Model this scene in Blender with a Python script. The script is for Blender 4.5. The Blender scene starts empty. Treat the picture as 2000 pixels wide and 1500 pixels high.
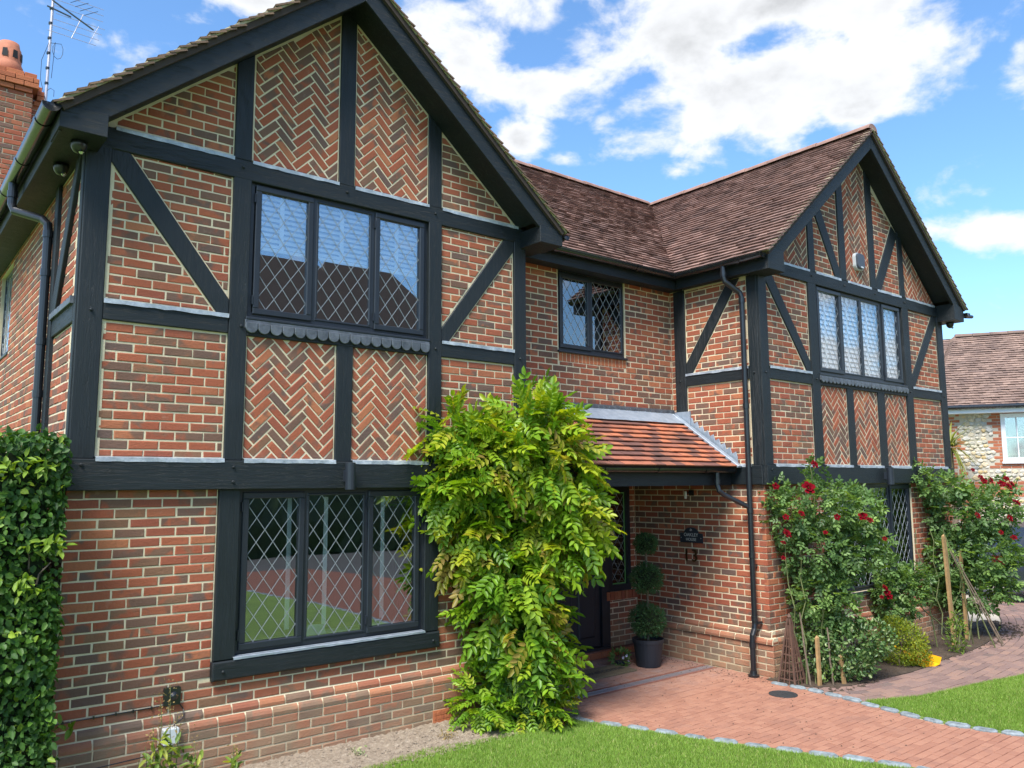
import bpy, math, random
import numpy as np
from mathutils import Vector, Matrix
random.seed(7)
RNG = np.random.default_rng(11)
SC = bpy.context.scene
COL = SC.collection

# ------------------------------------------------------------------ camera
CAM_POS = Vector((-1.36008, -6.69538, 2.28311))
VD = Vector((0.62222382, 0.77343379, 0.12098634))
VR = Vector((0.77955088, -0.62631652, -0.00529619))
VU = Vector((-0.07167949, -0.09761042, 0.99264004))
F_PX = 1577.25
cam_data = bpy.data.cameras.new('camera')
cam_data.sensor_width = 36.0
cam_data.lens = F_PX / 2000.0 * 36.0
cam_data.clip_start = 0.05
cam_data.clip_end = 2000.0
cam = bpy.data.objects.new('camera', cam_data)
COL.objects.link(cam)
m = Matrix((VR, VU, -VD)).transposed().to_4x4()
m.translation = CAM_POS
cam.matrix_world = m
SC.camera = cam

def px_of(p):
    q = Vector(p) - CAM_POS
    z = q.dot(VD)
    if z < 0.05:
        return None
    return 1000 + F_PX * q.dot(VR) / z, 750 - F_PX * q.dot(VU) / z

# ------------------------------------------------------------------ sky
SUN_EL, SUN_AZ_VEC = math.radians(56), Vector((-0.80, -0.45, 0)).normalized()
world = bpy.data.worlds.new('World')
SC.world = world
world.use_nodes = True
nt = world.node_tree
for n in list(nt.nodes):
    nt.nodes.remove(n)
def N(tree, typ, **kw):
    n = tree.nodes.new(typ)
    for k, v in kw.items():
        if k == 'ins':
            for kk, vv in v.items():
                n.inputs[kk].default_value = vv
        else:
            setattr(n, k, v)
    return n
def math_n(tree, op, a, b=None, clamp=False):
    n = tree.nodes.new('ShaderNodeMath'); n.operation = op; n.use_clamp = clamp
    for i, x in enumerate((a, b)):
        if x is None: continue
        if isinstance(x, (int, float)): n.inputs[i].default_value = x
        else: tree.links.new(x, n.inputs[i])
    return n.outputs[0]
sky = N(nt, 'ShaderNodeTexSky', sky_type='NISHITA', sun_disc=False, sun_elevation=SUN_EL,
        sun_rotation=math.atan2(SUN_AZ_VEC.x, SUN_AZ_VEC.y), altitude=60, air_density=1.0, dust_density=0.15, ozone_density=2.0)
tc = N(nt, 'ShaderNodeTexCoord')
vec = tc.outputs['Generated']
def dotn(c):
    n = nt.nodes.new('ShaderNodeVectorMath'); n.operation = 'DOT_PRODUCT'
    nt.links.new(vec, n.inputs[0]); n.inputs[1].default_value = c
    return n.outputs['Value']
# cloud banks: direction, half width and half height (radians), weight
CLOUDS = [((0.7299, 0.4526, 0.5122), .26, .060, 1.3), ((0.6700, 0.5150, 0.5300), .23, .040, 1.0), ((0.7720, 0.4486, 0.4480), .165, .066, 1.5),
          ((0.6980, 0.5720, 0.4290), .090, .040, .9), ((0.8180, 0.3650, 0.4440), .110, .055, .95), ((0.7440, 0.5160, 0.4250), .13, .060, 1.3),
          ((0.5845, 0.7048, 0.4020), .044, .030, 1.45), ((0.5980, 0.6600, 0.4520), .095, .034, 1.0), ((0.5050, 0.7060, 0.4960), .080, .065, 1.0),
          ((0.7227, 0.5890, 0.3617), .034, .016, 1.0), ((0.6265, 0.6792, 0.3822), .045, .022, .9),
          ((0.9120, 0.3200, 0.2600), .075, .024, 1.15), ((0.9220, 0.2900, 0.2590), .030, .026, .95), ((0.8634, 0.2710, 0.4255), .020, .020, .6),
          ((0.3061, 0.8003, 0.5156), .070, .020, .8), ((0.6600, 0.5300, 0.5600), .30, .060, 1.0)]
dens = None
for c, a, b, w in CLOUDS:
    cv = Vector(c).normalized()
    t = cv.cross(Vector((0, 0, 1))).normalized(); u = t.cross(cv).normalized()
    x = math_n(nt, 'MULTIPLY', dotn(t / a), dotn(t / a)); y = math_n(nt, 'MULTIPLY', dotn(u / b), dotn(u / b))
    r = math_n(nt, 'SQRT', math_n(nt, 'ADD', x, y))
    front = math_n(nt, 'GREATER_THAN', dotn(cv), 0.0)
    d = math_n(nt, 'MULTIPLY', math_n(nt, 'MULTIPLY', math_n(nt, 'SUBTRACT', 1.38, r), w), front)
    dens = d if dens is None else math_n(nt, 'MAXIMUM', dens, d)
mp = N(nt, 'ShaderNodeMapping'); mp.inputs['Scale'].default_value = (1, 1, 1.7)
nt.links.new(vec, mp.inputs[0])
nz = N(nt, 'ShaderNodeTexNoise', ins={'Scale': 9.5, 'Detail': 12.0, 'Roughness': 0.56, 'Distortion': 0.15}); nt.links.new(mp.outputs[0], nz.inputs[0])
nz2 = N(nt, 'ShaderNodeTexNoise', ins={'Scale': 3.2, 'Detail': 9.0, 'Roughness': 0.58}); nt.links.new(mp.outputs[0], nz2.inputs[0])
nz3 = N(nt, 'ShaderNodeTexNoise', ins={'Scale': 7.0, 'Detail': 6.0, 'Roughness': 0.5}); 
mp3 = N(nt, 'ShaderNodeMapping'); mp3.inputs['Location'].default_value = (.03, .02, .13); nt.links.new(mp.outputs[0], mp3.inputs[0]); nt.links.new(mp3.outputs[0], nz3.inputs[0])
# the same kind of broken cloud goes on over the rest of the sky
away = math_n(nt, 'LESS_THAN', dotn(Vector((0.60, 0.70, 0.38)).normalized()), 0.76)
rest = math_n(nt, 'MULTIPLY', math_n(nt, 'MULTIPLY', math_n(nt, 'SUBTRACT', nz2.outputs[0], 0.44), 7.0), away)
dens = math_n(nt, 'MAXIMUM', dens, rest)
puff = math_n(nt, 'MULTIPLY', math_n(nt, 'SUBTRACT', nz.outputs[0], 0.5), 4.4)
dd = math_n(nt, 'ADD', dens, puff)
ramp = N(nt, 'ShaderNodeMapRange', interpolation_type='SMOOTHSTEP', ins={'From Min': 0.38, 'From Max': 1.16}); nt.links.new(dd, ramp.inputs[0])
thick = N(nt, 'ShaderNodeMapRange', interpolation_type='SMOOTHSTEP', ins={'From Min': 0.38, 'From Max': 0.62, 'To Min': 1.0, 'To Max': 0.64}); nt.links.new(nz3.outputs[0], thick.inputs[0])
body = N(nt, 'ShaderNodeMapRange', ins={'From Min': 1.0, 'From Max': 2.0}); nt.links.new(dd, body.inputs[0])
shade = N(nt, 'ShaderNodeMix', data_type='FLOAT'); shade.inputs[2].default_value = 1.0
nt.links.new(body.outputs[0], shade.inputs[0]); nt.links.new(thick.outputs[0], shade.inputs[3])
CLOUD_V = 3.55
cc = N(nt, 'ShaderNodeCombineColor')
for i, k in enumerate((0.985, 1.0, 1.02)):
    nt.links.new(math_n(nt, 'MULTIPLY', shade.outputs[0], CLOUD_V * k), cc.inputs[i])
grade = N(nt, 'ShaderNodeMix', data_type='RGBA', blend_type='MULTIPLY'); grade.inputs[0].default_value = 1.0
nt.links.new(sky.outputs[0], grade.inputs[6]); grade.inputs[7].default_value = (0.64, 0.83, 0.95, 1)
mx = N(nt, 'ShaderNodeMix', data_type='RGBA')
nt.links.new(math_n(nt, 'MULTIPLY', ramp.outputs[0], 0.97), mx.inputs[0]); nt.links.new(grade.outputs[2], mx.inputs[6]); nt.links.new(cc.outputs[0], mx.inputs[7])
bg = N(nt, 'ShaderNodeBackground'); bg.inputs[1].default_value = 0.125
nt.links.new(mx.outputs[2], bg.inputs[0])
wo = N(nt, 'ShaderNodeOutputWorld'); nt.links.new(bg.outputs[0], wo.inputs[0])

# ------------------------------------------------------------------ sun
sd = bpy.data.lights.new('sun', 'SUN'); sd.energy = 3.2; sd.angle = math.radians(24); sd.color = (1.0, 0.95, 0.87)
sun = bpy.data.objects.new('sun', sd); COL.objects.link(sun)
to_sun = Vector((SUN_AZ_VEC.x * math.cos(SUN_EL), SUN_AZ_VEC.y * math.cos(SUN_EL), math.sin(SUN_EL)))
sun.rotation_euler = to_sun.to_track_quat('Z', 'Y').to_euler()
sun.location = (0, 0, 30)
SC.view_settings.view_transform = 'Standard'; SC.view_settings.look = 'None'
SC.view_settings.gamma = 1.0; SC.view_settings.use_curve_mapping = False
SC.view_settings.exposure = 1.30
SC.cycles.max_bounces = 6; SC.cycles.transparent_max_bounces = 12

# ------------------------------------------------------------------ materials
MATS = {}
def newmat(name):
    mt = bpy.data.materials.new(name); mt.use_nodes = True
    t = mt.node_tree; p = t.nodes['Principled BSDF']
    MATS[name] = mt
    return mt, t, p
def attr(t, name='rnd'):
    a = t.nodes.new('ShaderNodeAttribute'); a.attribute_name = name
    s = t.nodes.new('ShaderNodeSeparateColor'); t.links.new(a.outputs['Color'], s.inputs[0])
    return s.outputs
def pos(t, scale=(1, 1, 1)):
    g = t.nodes.new('ShaderNodeNewGeometry'); mpg = t.nodes.new('ShaderNodeMapping'); mpg.inputs['Scale'].default_value = scale
    t.links.new(g.outputs['Position'], mpg.inputs[0]); return mpg.outputs[0]
def noise(t, v, scale, detail=4, rough=.55, dist=0):
    n = N(t, 'ShaderNodeTexNoise', ins={'Scale': scale, 'Detail': detail, 'Roughness': rough, 'Distortion': dist}); t.links.new(v, n.inputs[0]); return n.outputs[0]
def ramp_c(t, fac, stops, interp='LINEAR'):
    r = t.nodes.new('ShaderNodeValToRGB'); r.color_ramp.interpolation = interp
    e = r.color_ramp.elements
    while len(e) < len(stops): e.new(0.5)
    for i, (p_, c) in enumerate(stops): e[i].position = p_; e[i].color = (*c, 1)
    if fac is not None: t.links.new(fac, r.inputs[0])
    return r.outputs[0]
def mixc(t, fac, a, b, mode='MIX'):
    n = t.nodes.new('ShaderNodeMix'); n.data_type = 'RGBA'; n.blend_type = mode
    for i, x in ((0, fac), (6, a), (7, b)):
        if isinstance(x, (int, float)): n.inputs[i].default_value = x
        elif isinstance(x, tuple): n.inputs[i].default_value = (*x, 1)
        else: t.links.new(x, n.inputs[i])
    return n.outputs[2]
def maprange(t, v, a, b, c=0., d=1., smooth=False):
    n = N(t, 'ShaderNodeMapRange', ins={'From Min': a, 'From Max': b, 'To Min': c, 'To Max': d})
    if smooth: n.interpolation_type = 'SMOOTHSTEP'
    t.links.new(v, n.inputs[0]); return n.outputs[0]
def bump(t, p, h, strength=.5, dist=.01):
    b = N(t, 'ShaderNodeBump', ins={'Strength': strength, 'Distance': dist}); t.links.new(h, b.inputs['Height']); t.links.new(b.outputs[0], p.inputs['Normal'])
def simple(name, col, rough=.6, metal=0., spec=.5, var=0.0, nscale=8, bmp=0., bscale=60):
    mt, t, p = newmat(name)
    p.inputs['Roughness'].default_value = rough; p.inputs['Metallic'].default_value = metal; p.inputs['Specular IOR Level'].default_value = spec
    v = pos(t)
    n = noise(t, v, nscale, 5)
    lo = tuple(c * (1 - var) for c in col); hi = tuple(min(1, c * (1 + var)) for c in col)
    t.links.new(ramp_c(t, n, [(.3, lo), (.7, hi)]), p.inputs['Base Color'])
    if bmp: bump(t, p, noise(t, v, bscale, 3), bmp, .004)
    return mt

def brick_mat(name, reds, browns, share=.52, dirt=True):
    mt, t, p = newmat(name)
    r, g, b = attr(t)[:3]
    v = pos(t)
    off = t.nodes.new('ShaderNodeVectorMath'); off.operation = 'ADD'
    cmb = t.nodes.new('ShaderNodeCombineXYZ'); t.links.new(math_n(t, 'MULTIPLY', g, 37.0), cmb.inputs[0]); t.links.new(math_n(t, 'MULTIPLY', b, 23.0), cmb.inputs[1]); t.links.new(math_n(t, 'MULTIPLY', r, 11.0), cmb.inputs[2])
    t.links.new(v, off.inputs[0]); t.links.new(cmb.outputs[0], off.inputs[1])
    n1 = noise(t, off.outputs[0], 5.5, 2, .5, .6); n2 = noise(t, v, 55, 5, .65); n3 = noise(t, v, 240, 2, .5)
    red = ramp_c(t, g, reds); brn = ramp_c(t, b, browns)
    sel = math_n(t, 'ADD', r, math_n(t, 'MULTIPLY', math_n(t, 'SUBTRACT', n1, .5), 2.1))
    fac = maprange(t, sel, share - .17, share + .17, 0, 1, True)
    c = mixc(t, fac, red, brn)
    c = mixc(t, maprange(t, n2, .35, .8, 0, .55), c, mixc(t, .5, c, (.10, .045, .035)))
    c = mixc(t, maprange(t, n3, .70, .80, 0, .45), c, (.42, .33, .24))
    c = mixc(t, maprange(t, noise(t, v, 9, 4, .7), .60, .78, 0, .30), c, (.40, .31, .23))
    if dirt:
        sx = t.nodes.new('ShaderNodeSeparateXYZ'); t.links.new(v, sx.inputs[0])
        low = maprange(t, sx.outputs[2], .10, .70, 1.0, 0.0)
        low = math_n(t, 'MULTIPLY', low, maprange(t, noise(t, v, 2.2, 5), .30, .60, .35, 1.1))
        c = mixc(t, math_n(t, 'MULTIPLY', low, .75, True), c, (.30, .23, .15))
    t.links.new(c, p.inputs['Base Color'])
    p.inputs['Roughness'].default_value = .88; p.inputs['Specular IOR Level'].default_value = .25
    bump(t, p, math_n(t, 'ADD', n2, math_n(t, 'MULTIPLY', noise(t, pos(t, (14, 14, 55)), 3, 3, .7), .8)), .75, .006)
    return mt
REDS = [(0.0, (.33, .092, .050)), (.35, (.38, .115, .060)), (.7, (.30, .088, .054)), (1.0, (.45, .165, .080))]
BROWNS = [(0.0, (.155, .088, .066)), (.4, (.195, .108, .076)), (.75, (.140, .092, .078)), (1.0, (.245, .125, .072))]
brick_mat('brick_multi', REDS, BROWNS, .63)
brick_mat('brick_orange', [(0, (.40, .13, .06)), (.5, (.46, .155, .07)), (1, (.36, .11, .055))], BROWNS, 1.6, False)
brick_mat('brick_neighbour', [(0, (.40, .13, .07)), (.5, (.45, .16, .08)), (1, (.36, .12, .07))], BROWNS, 1.5, False)
def mortar(name, base, d=True):
    mt, t, p = newmat(name)
    v = pos(t)
    c = ramp_c(t, noise(t, v, 7, 6, .6), [(.3, tuple(x * .82 for x in base)), (.7, base)])
    c = mixc(t, maprange(t, noise(t, v, 150, 3), .6, .75, 0, .3), c, (.30, .25, .18))
    if d:
        sx = t.nodes.new('ShaderNodeSeparateXYZ'); t.links.new(v, sx.inputs[0])
        c = mixc(t, maprange(t, sx.outputs[2], 0, .5, .6, 0), c, (.30, .24, .15))
    t.links.new(c, p.inputs['Base Color']); p.inputs['Roughness'].default_value = .95
    bump(t, p, noise(t, v, 90, 4, .7), .8, .005)
    return mt
mortar('mortar', (.70, .60, .42))
mortar('mortar_pale', (.50, .46, .38))

def timber(name, scale):
    mt, t, p = newmat(name)
    v = pos(t, scale)
    g = noise(t, v, 7, 8, .72, .8); big = noise(t, pos(t), 2.2, 4)
    c = ramp_c(t, g, [(.25, (.0045, .0075, .0100)), (.6, (.0080, .0135, .0175)), (.85, (.0130, .0205, .0255))])
    c = mixc(t, maprange(t, big, .55, .75, 0, .35), c, (.0155, .023, .031))
    t.links.new(c, p.inputs['Base Color']); p.inputs['Specular IOR Level'].default_value = .45
    t.links.new(maprange(t, g, .3, .8, .48, .66), p.inputs['Roughness'])
    crack = maprange(t, noise(t, v, 2.6, 5, .6, 1.6), .485, .515, 0, 1)
    crack = math_n(t, 'ABSOLUTE', math_n(t, 'SUBTRACT', crack, .5))
    bump(t, p, math_n(t, 'ADD', g, math_n(t, 'MULTIPLY', crack, 1.3)), .5, .007)
    return mt
timber('timber_z', (9, 9, .55)); timber('timber_x', (.55, 9, 9)); timber('timber_y', (9, .55, 9)); timber('timber_smooth', (2, 2, 2))
simple('pvc_black', (.012, .014, .018), .28, spec=.6, var=.15, nscale=3)
simple('window_black', (.016, .021, .030), .42, var=.12, nscale=5)
simple('gutter_black', (.010, .012, .014), .22, spec=.7, var=.3, nscale=4)
simple('interior', (.10, .10, .10), .9)
simple('interior_dark', (.022, .023, .026), .9)
simple('blind', (.90, .91, .92), .6, var=.02)
simple('lead_came', (.29, .32, .35), .45, metal=.3, var=.1, nscale=40)
def lead(name, a, b, metal=.35):
    mt, t, p = newmat(name); v = pos(t)
    c = ramp_c(t, noise(t, v, 11, 7, .7), [(.3, a), (.52, tuple((x + y) / 2 for x, y in zip(a, b))), (.7, b)])
    t.links.new(c, p.inputs['Base Color']); p.inputs['Metallic'].default_value = metal; p.inputs['Roughness'].default_value = .48
    bump(t, p, noise(t, v, 22, 4), .5, .01)
lead('lead_white', (.24, .28, .34), (.56, .60, .66), .2); lead('lead_dark', (.07, .08, .095), (.17, .185, .21), .4); lead('lead_grey', (.22, .27, .33), (.38, .43, .50), .3)
simple('terracotta', (.42, .15, .085), .8, var=.15, nscale=12, bmp=.2)
simple('galv', (.50, .47, .50), .4, metal=.7, var=.1)
simple('wood_stake', (.34, .21, .09), .8, var=.25, nscale=14)
simple('wood_brown', (.105, .055, .038), .75, var=.25, nscale=14, bmp=.3)
simple('white_plastic', (.58, .62, .65), .4, var=.03)
simple('grey_plastic', (.055, .065, .085), .45, var=.05)
simple('yellow_plastic', (.85, .42, .015), .35, var=.04)
simple('pot_black', (.020, .026, .036), .5, var=.15)
simple('bronze', (.10, .055, .022), .4, metal=.7, var=.2)
simple('iron', (.035, .037, .040), .65, metal=.2, var=.3, nscale=30, bmp=.4)
simple('car_paint', (.020, .026, .036), .25, spec=.8, var=.05)
simple('tyre', (.012, .012, .012), .8)
simple('chrome', (.6, .62, .65), .2, metal=1.0)
simple('lettering', (.48, .48, .46), .5)
simple('coir', (.16, .125, .075), .95, var=.3, nscale=60, bmp=.8, bscale=250)
simple('green_trim', (.16, .42, .13), .5)
simple('white_frame', (.72, .75, .80), .35, var=.02)
simple('bark', (.16, .12, .085), .9, var=.35, nscale=25, bmp=.6)
simple('stem_green', (.12, .14, .05), .8, var=.3, nscale=20)
simple('petal_red', (.13, .002, .007), .9, spec=.08, var=.4, nscale=60)
simple('petal_pale', (.62, .60, .72), .6, var=.15, nscale=60)
simple('soil_dark', (.055, .038, .026), .98, var=.4, nscale=14, bmp=.9, bscale=40)
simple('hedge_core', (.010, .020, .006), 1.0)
simple('roof_felt', (.05, .035, .03), .95)

def glass(name, base=.10, tint=(.80, .86, .86), mul=1.35):
    mt, t, p = newmat(name); t.nodes.remove(p)
    out = [n for n in t.nodes if n.type == 'OUTPUT_MATERIAL'][0]
    gl = N(t, 'ShaderNodeBsdfGlossy', ins={'Roughness': 0.0}); gl.inputs[0].default_value = (.95, .97, 1, 1)
    tr = N(t, 'ShaderNodeBsdfTransparent'); tr.inputs[0].default_value = (*tint, 1)
    lw = N(t, 'ShaderNodeFresnel', ins={'IOR': 1.5})
    fac = math_n(t, 'ADD', math_n(t, 'MULTIPLY', lw.outputs[0], mul), base, True)
    v = pos(t)
    b = N(t, 'ShaderNodeBump', ins={'Strength': .05, 'Distance': .02}); t.links.new(noise(t, v, 1.6, 1), b.inputs['Height']); t.links.new(b.outputs[0], gl.inputs['Normal'])
    mix = N(t, 'ShaderNodeMixShader'); t.links.new(fac, mix.inputs[0]); t.links.new(tr.outputs[0], mix.inputs[1]); t.links.new(gl.outputs[0], mix.inputs[2])
    t.links.new(mix.outputs[0], out.inputs[0])
glass('glass', .19, (.99, 1.0, 1.0), 1.1)
glass('glass_clear', .015, (.99, 1.0, 1.0), .55)
glass('glass_dim', .115, (.93, .97, .97))

def tile_mat(name, stops, moss=.35, stain=(.05, .035, .032)):
    mt, t, p = newmat(name)
    r, g, b = attr(t)[:3]; v = pos(t)
    c = ramp_c(t, r, stops)
    c = mixc(t, maprange(t, noise(t, v, 2.3, 5, .65), .42, .68, 0, .75), c, mixc(t, .35, stain, c))
    c = mixc(t, maprange(t, noise(t, v, 60, 4, .7), .52, .72, 0, .6), c, stain)
    c = mixc(t, maprange(t, noise(t, v, 25, 4, .7), .66, .75, 0, moss), c, (.23, .20, .12))
    t.links.new(c, p.inputs['Base Color']); p.inputs['Roughness'].default_value = .82; p.inputs['Specular IOR Level'].default_value = .35
    bump(t, p, noise(t, v, 120, 4, .7), .5, .004)
tile_mat('tile_main', [(0, (.165, .094, .074)), (.35, (.235, .136, .108)), (.7, (.305, .188, .155)), (1, (.14, .082, .068))], .15)
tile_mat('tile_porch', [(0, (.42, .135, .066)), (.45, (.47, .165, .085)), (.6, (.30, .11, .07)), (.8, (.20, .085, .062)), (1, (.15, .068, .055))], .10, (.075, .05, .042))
tile_mat('tile_verge', [(0, (.16, .10, .065)), (.5, (.21, .13, .085)), (1, (.13, .085, .06))], .8)
tile_mat('tile_neighbour', [(0, (.21, .140, .115)), (.5, (.30, .205, .165)), (1, (.17, .115, .098))], .6)
simple('tile_ridge', (.25, .145, .115), .8, var=.25, nscale=7, bmp=.3)
simple('verge_mortar', (.33, .30, .20), .95, var=.35, nscale=18, bmp=.8, bscale=60)

def leaf_mat(name, stops, trans=.45, rough=.45, spec=.4):
    mt, t, p = newmat(name)
    r, g, b = attr(t)[:3]
    out = [n for n in t.nodes if n.type == 'OUTPUT_MATERIAL'][0]
    c = ramp_c(t, r, stops)
    hsv = N(t, 'ShaderNodeHueSaturation', ins={'Saturation': 1.0}); t.links.new(maprange(t, g, 0, 1, .75, 1.25), hsv.inputs['Value']); t.links.new(c, hsv.inputs['Color'])
    v = pos(t); c2 = mixc(t, maprange(t, noise(t, v, 70, 2), .4, .7, 0, .22), hsv.outputs[0], (.01, .02, .004))
    t.links.new(c2, p.inputs['Base Color']); p.inputs['Roughness'].default_value = rough; p.inputs['Specular IOR Level'].default_value = spec
    tl = N(t, 'ShaderNodeBsdfTranslucent'); t.links.new(mixc(t, 1.0, c2, (1.3, 1.25, .35), 'MULTIPLY'), tl.inputs[0])
    mix = N(t, 'ShaderNodeMixShader', ins={0: trans}); t.links.new(p.outputs[0], mix.inputs[1]); t.links.new(tl.outputs[0], mix.inputs[2]); t.links.new(mix.outputs[0], out.inputs[0])
leaf_mat('leaf_wisteria', [(0, (.085, .20, .020)), (.40, (.150, .31, .022)), (.68, (.25, .40, .024)), (.86, (.42, .46, .035)), (.93, (.28, .19, .05)), (1, (.46, .42, .07))], .42, .40)
leaf_mat('leaf_hedge', [(0, (.032, .085, .020)), (.55, (.062, .150, .026)), (.85, (.115, .235, .034)), (1, (.28, .40, .04))], .30, .5, .3)
leaf_mat('leaf_rose', [(0, (.075, .150, .050)), (.5, (.150, .260, .080)), (.85, (.25, .38, .095)), (1, (.36, .46, .10))], .38, .42)
leaf_mat('leaf_variegated', [(0, (.035, .085, .028)), (.5, (.085, .165, .045)), (.8, (.20, .28, .10)), (1, (.50, .52, .30))], .25, .38)
leaf_mat('leaf_yellow', [(0, (.10, .17, .020)), (.5, (.24, .31, .025)), (1, (.50, .47, .035))], .40, .5)
leaf_mat('leaf_conifer', [(0, (.035, .095, .035)), (.7, (.065, .160, .050)), (1, (.11, .22, .07))], .2, .6)
leaf_mat('leaf_weed', [(0, (.10, .20, .03)), (.7, (.24, .34, .05)), (1, (.40, .42, .06))], .4, .5)
leaf_mat('leaf_straw', [(0, (.26, .17, .06)), (1, (.40, .30, .12))], .2, .8)
leaf_mat('leaf_palm', [(0, (.12, .16, .03)), (1, (.32, .32, .07))], .25, .5)
leaf_mat('grass_blade', [(0, (.160, .290, .045)), (.5, (.250, .400, .070)), (.85, (.34, .48, .105)), (1, (.52, .48, .24))], .42, .6, .3)
mt, t, p = newmat('lawn_ground'); v = pos(t)
c = ramp_c(t, noise(t, v, 1.7, 6, .6), [(.3, (.15, .25, .050)), (.6, (.21, .32, .065)), (.75, (.28, .36, .11))])
t.links.new(mixc(t, maprange(t, noise(t, v, 70, 3), .4, .7, 0, .5), c, (.07, .11, .03)), p.inputs['Base Color']); p.inputs['Roughness'].default_value = .95
bump(t, p, noise(t, v, 120, 4, .7), 1.0, .02)
mt, t, p = newmat('soil'); v = pos(t)
c = ramp_c(t, noise(t, v, 24, 6, .75), [(.3, (.17, .13, .095)), (.55, (.31, .25, .19)), (.75, (.50, .43, .35))])
t.links.new(c, p.inputs['Base Color']); p.inputs['Roughness'].default_value = .97; bump(t, p, noise(t, v, 60, 5, .7), 1.0, .02)
mt, t, p = newmat('paver_red'); r, g, b = attr(t)[:3]; v = pos(t)
c = ramp_c(t, r, [(0, (.285, .130, .085)), (.5, (.320, .150, .098)), (1, (.345, .168, .110))])
c = mixc(t, maprange(t, noise(t, v, 3.1, 6, .7), .52, .72, 0, .45), c, (.19, .105, .085))
sx = t.nodes.new('ShaderNodeSeparateXYZ'); t.links.new(v, sx.inputs[0])
c = mixc(t, math_n(t, 'MULTIPLY', maprange(t, sx.outputs[1], -.9, .1, 0, 1), maprange(t, noise(t, v, 5, 5, .7), .35, .65, .1, .75)), c, (.30, .22, .20))
c = mixc(t, maprange(t, noise(t, v, 90, 3), .66, .76, 0, .5), c, (.12, .07, .055))
t.links.new(c, p.inputs['Base Color']); p.inputs['Roughness'].default_value = .8; bump(t, p, noise(t, v, 130, 4, .7), .6, .004)
mt, t, p = newmat('paver_joint'); v = pos(t)
t.links.new(ramp_c(t, noise(t, v, 30, 4), [(.3, (.16, .062, .042)), (.7, (.24, .10, .07))]), p.inputs['Base Color']); p.inputs['Roughness'].default_value = .95
mt, t, p = newmat('paver_brown'); r, g, b = attr(t)[:3]; v = pos(t)
c = ramp_c(t, r, [(0, (.155, .095, .085)), (.5, (.215, .135, .115)), (.8, (.26, .155, .12)), (1, (.12, .085, .08))])
c = mixc(t, maprange(t, noise(t, v, 45, 5, .7), .5, .72, 0, .5), c, (.28, .23, .19))
t.links.new(c, p.inputs['Base Color']); p.inputs['Roughness'].default_value = .85; bump(t, p, noise(t, v, 110, 4, .7), .6, .004)
simple('granite', (.185, .22, .24), .75, var=.45, nscale=16, bmp=.7, bscale=90)
simple('tarmac', (.070, .070, .072), .9, var=.15, nscale=20, bmp=.5, bscale=200)
simple('paving_pale', (.42, .37, .31), .9, var=.15, nscale=9, bmp=.4)
simple('joint_dark', (.060, .048, .040), .95, var=.3, nscale=30)
mt, t, p = newmat('flint'); r, g, b = attr(t)[:3]
t.links.new(ramp_c(t, r, [(0, (.42, .40, .35)), (.4, (.55, .50, .40)), (.6, (.50, .36, .16)), (.8, (.62, .58, .50)), (1, (.26, .28, .30))]), p.inputs['Base Color']); p.inputs['Roughness'].default_value = .5
mt, t, p = newmat('tree_far'); v = pos(t)
t.links.new(ramp_c(t, noise(t, v, 5, 5, .7), [(.3, (.012, .03, .008)), (.7, (.05, .09, .02))]), p.inputs['Base Color'])

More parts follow.
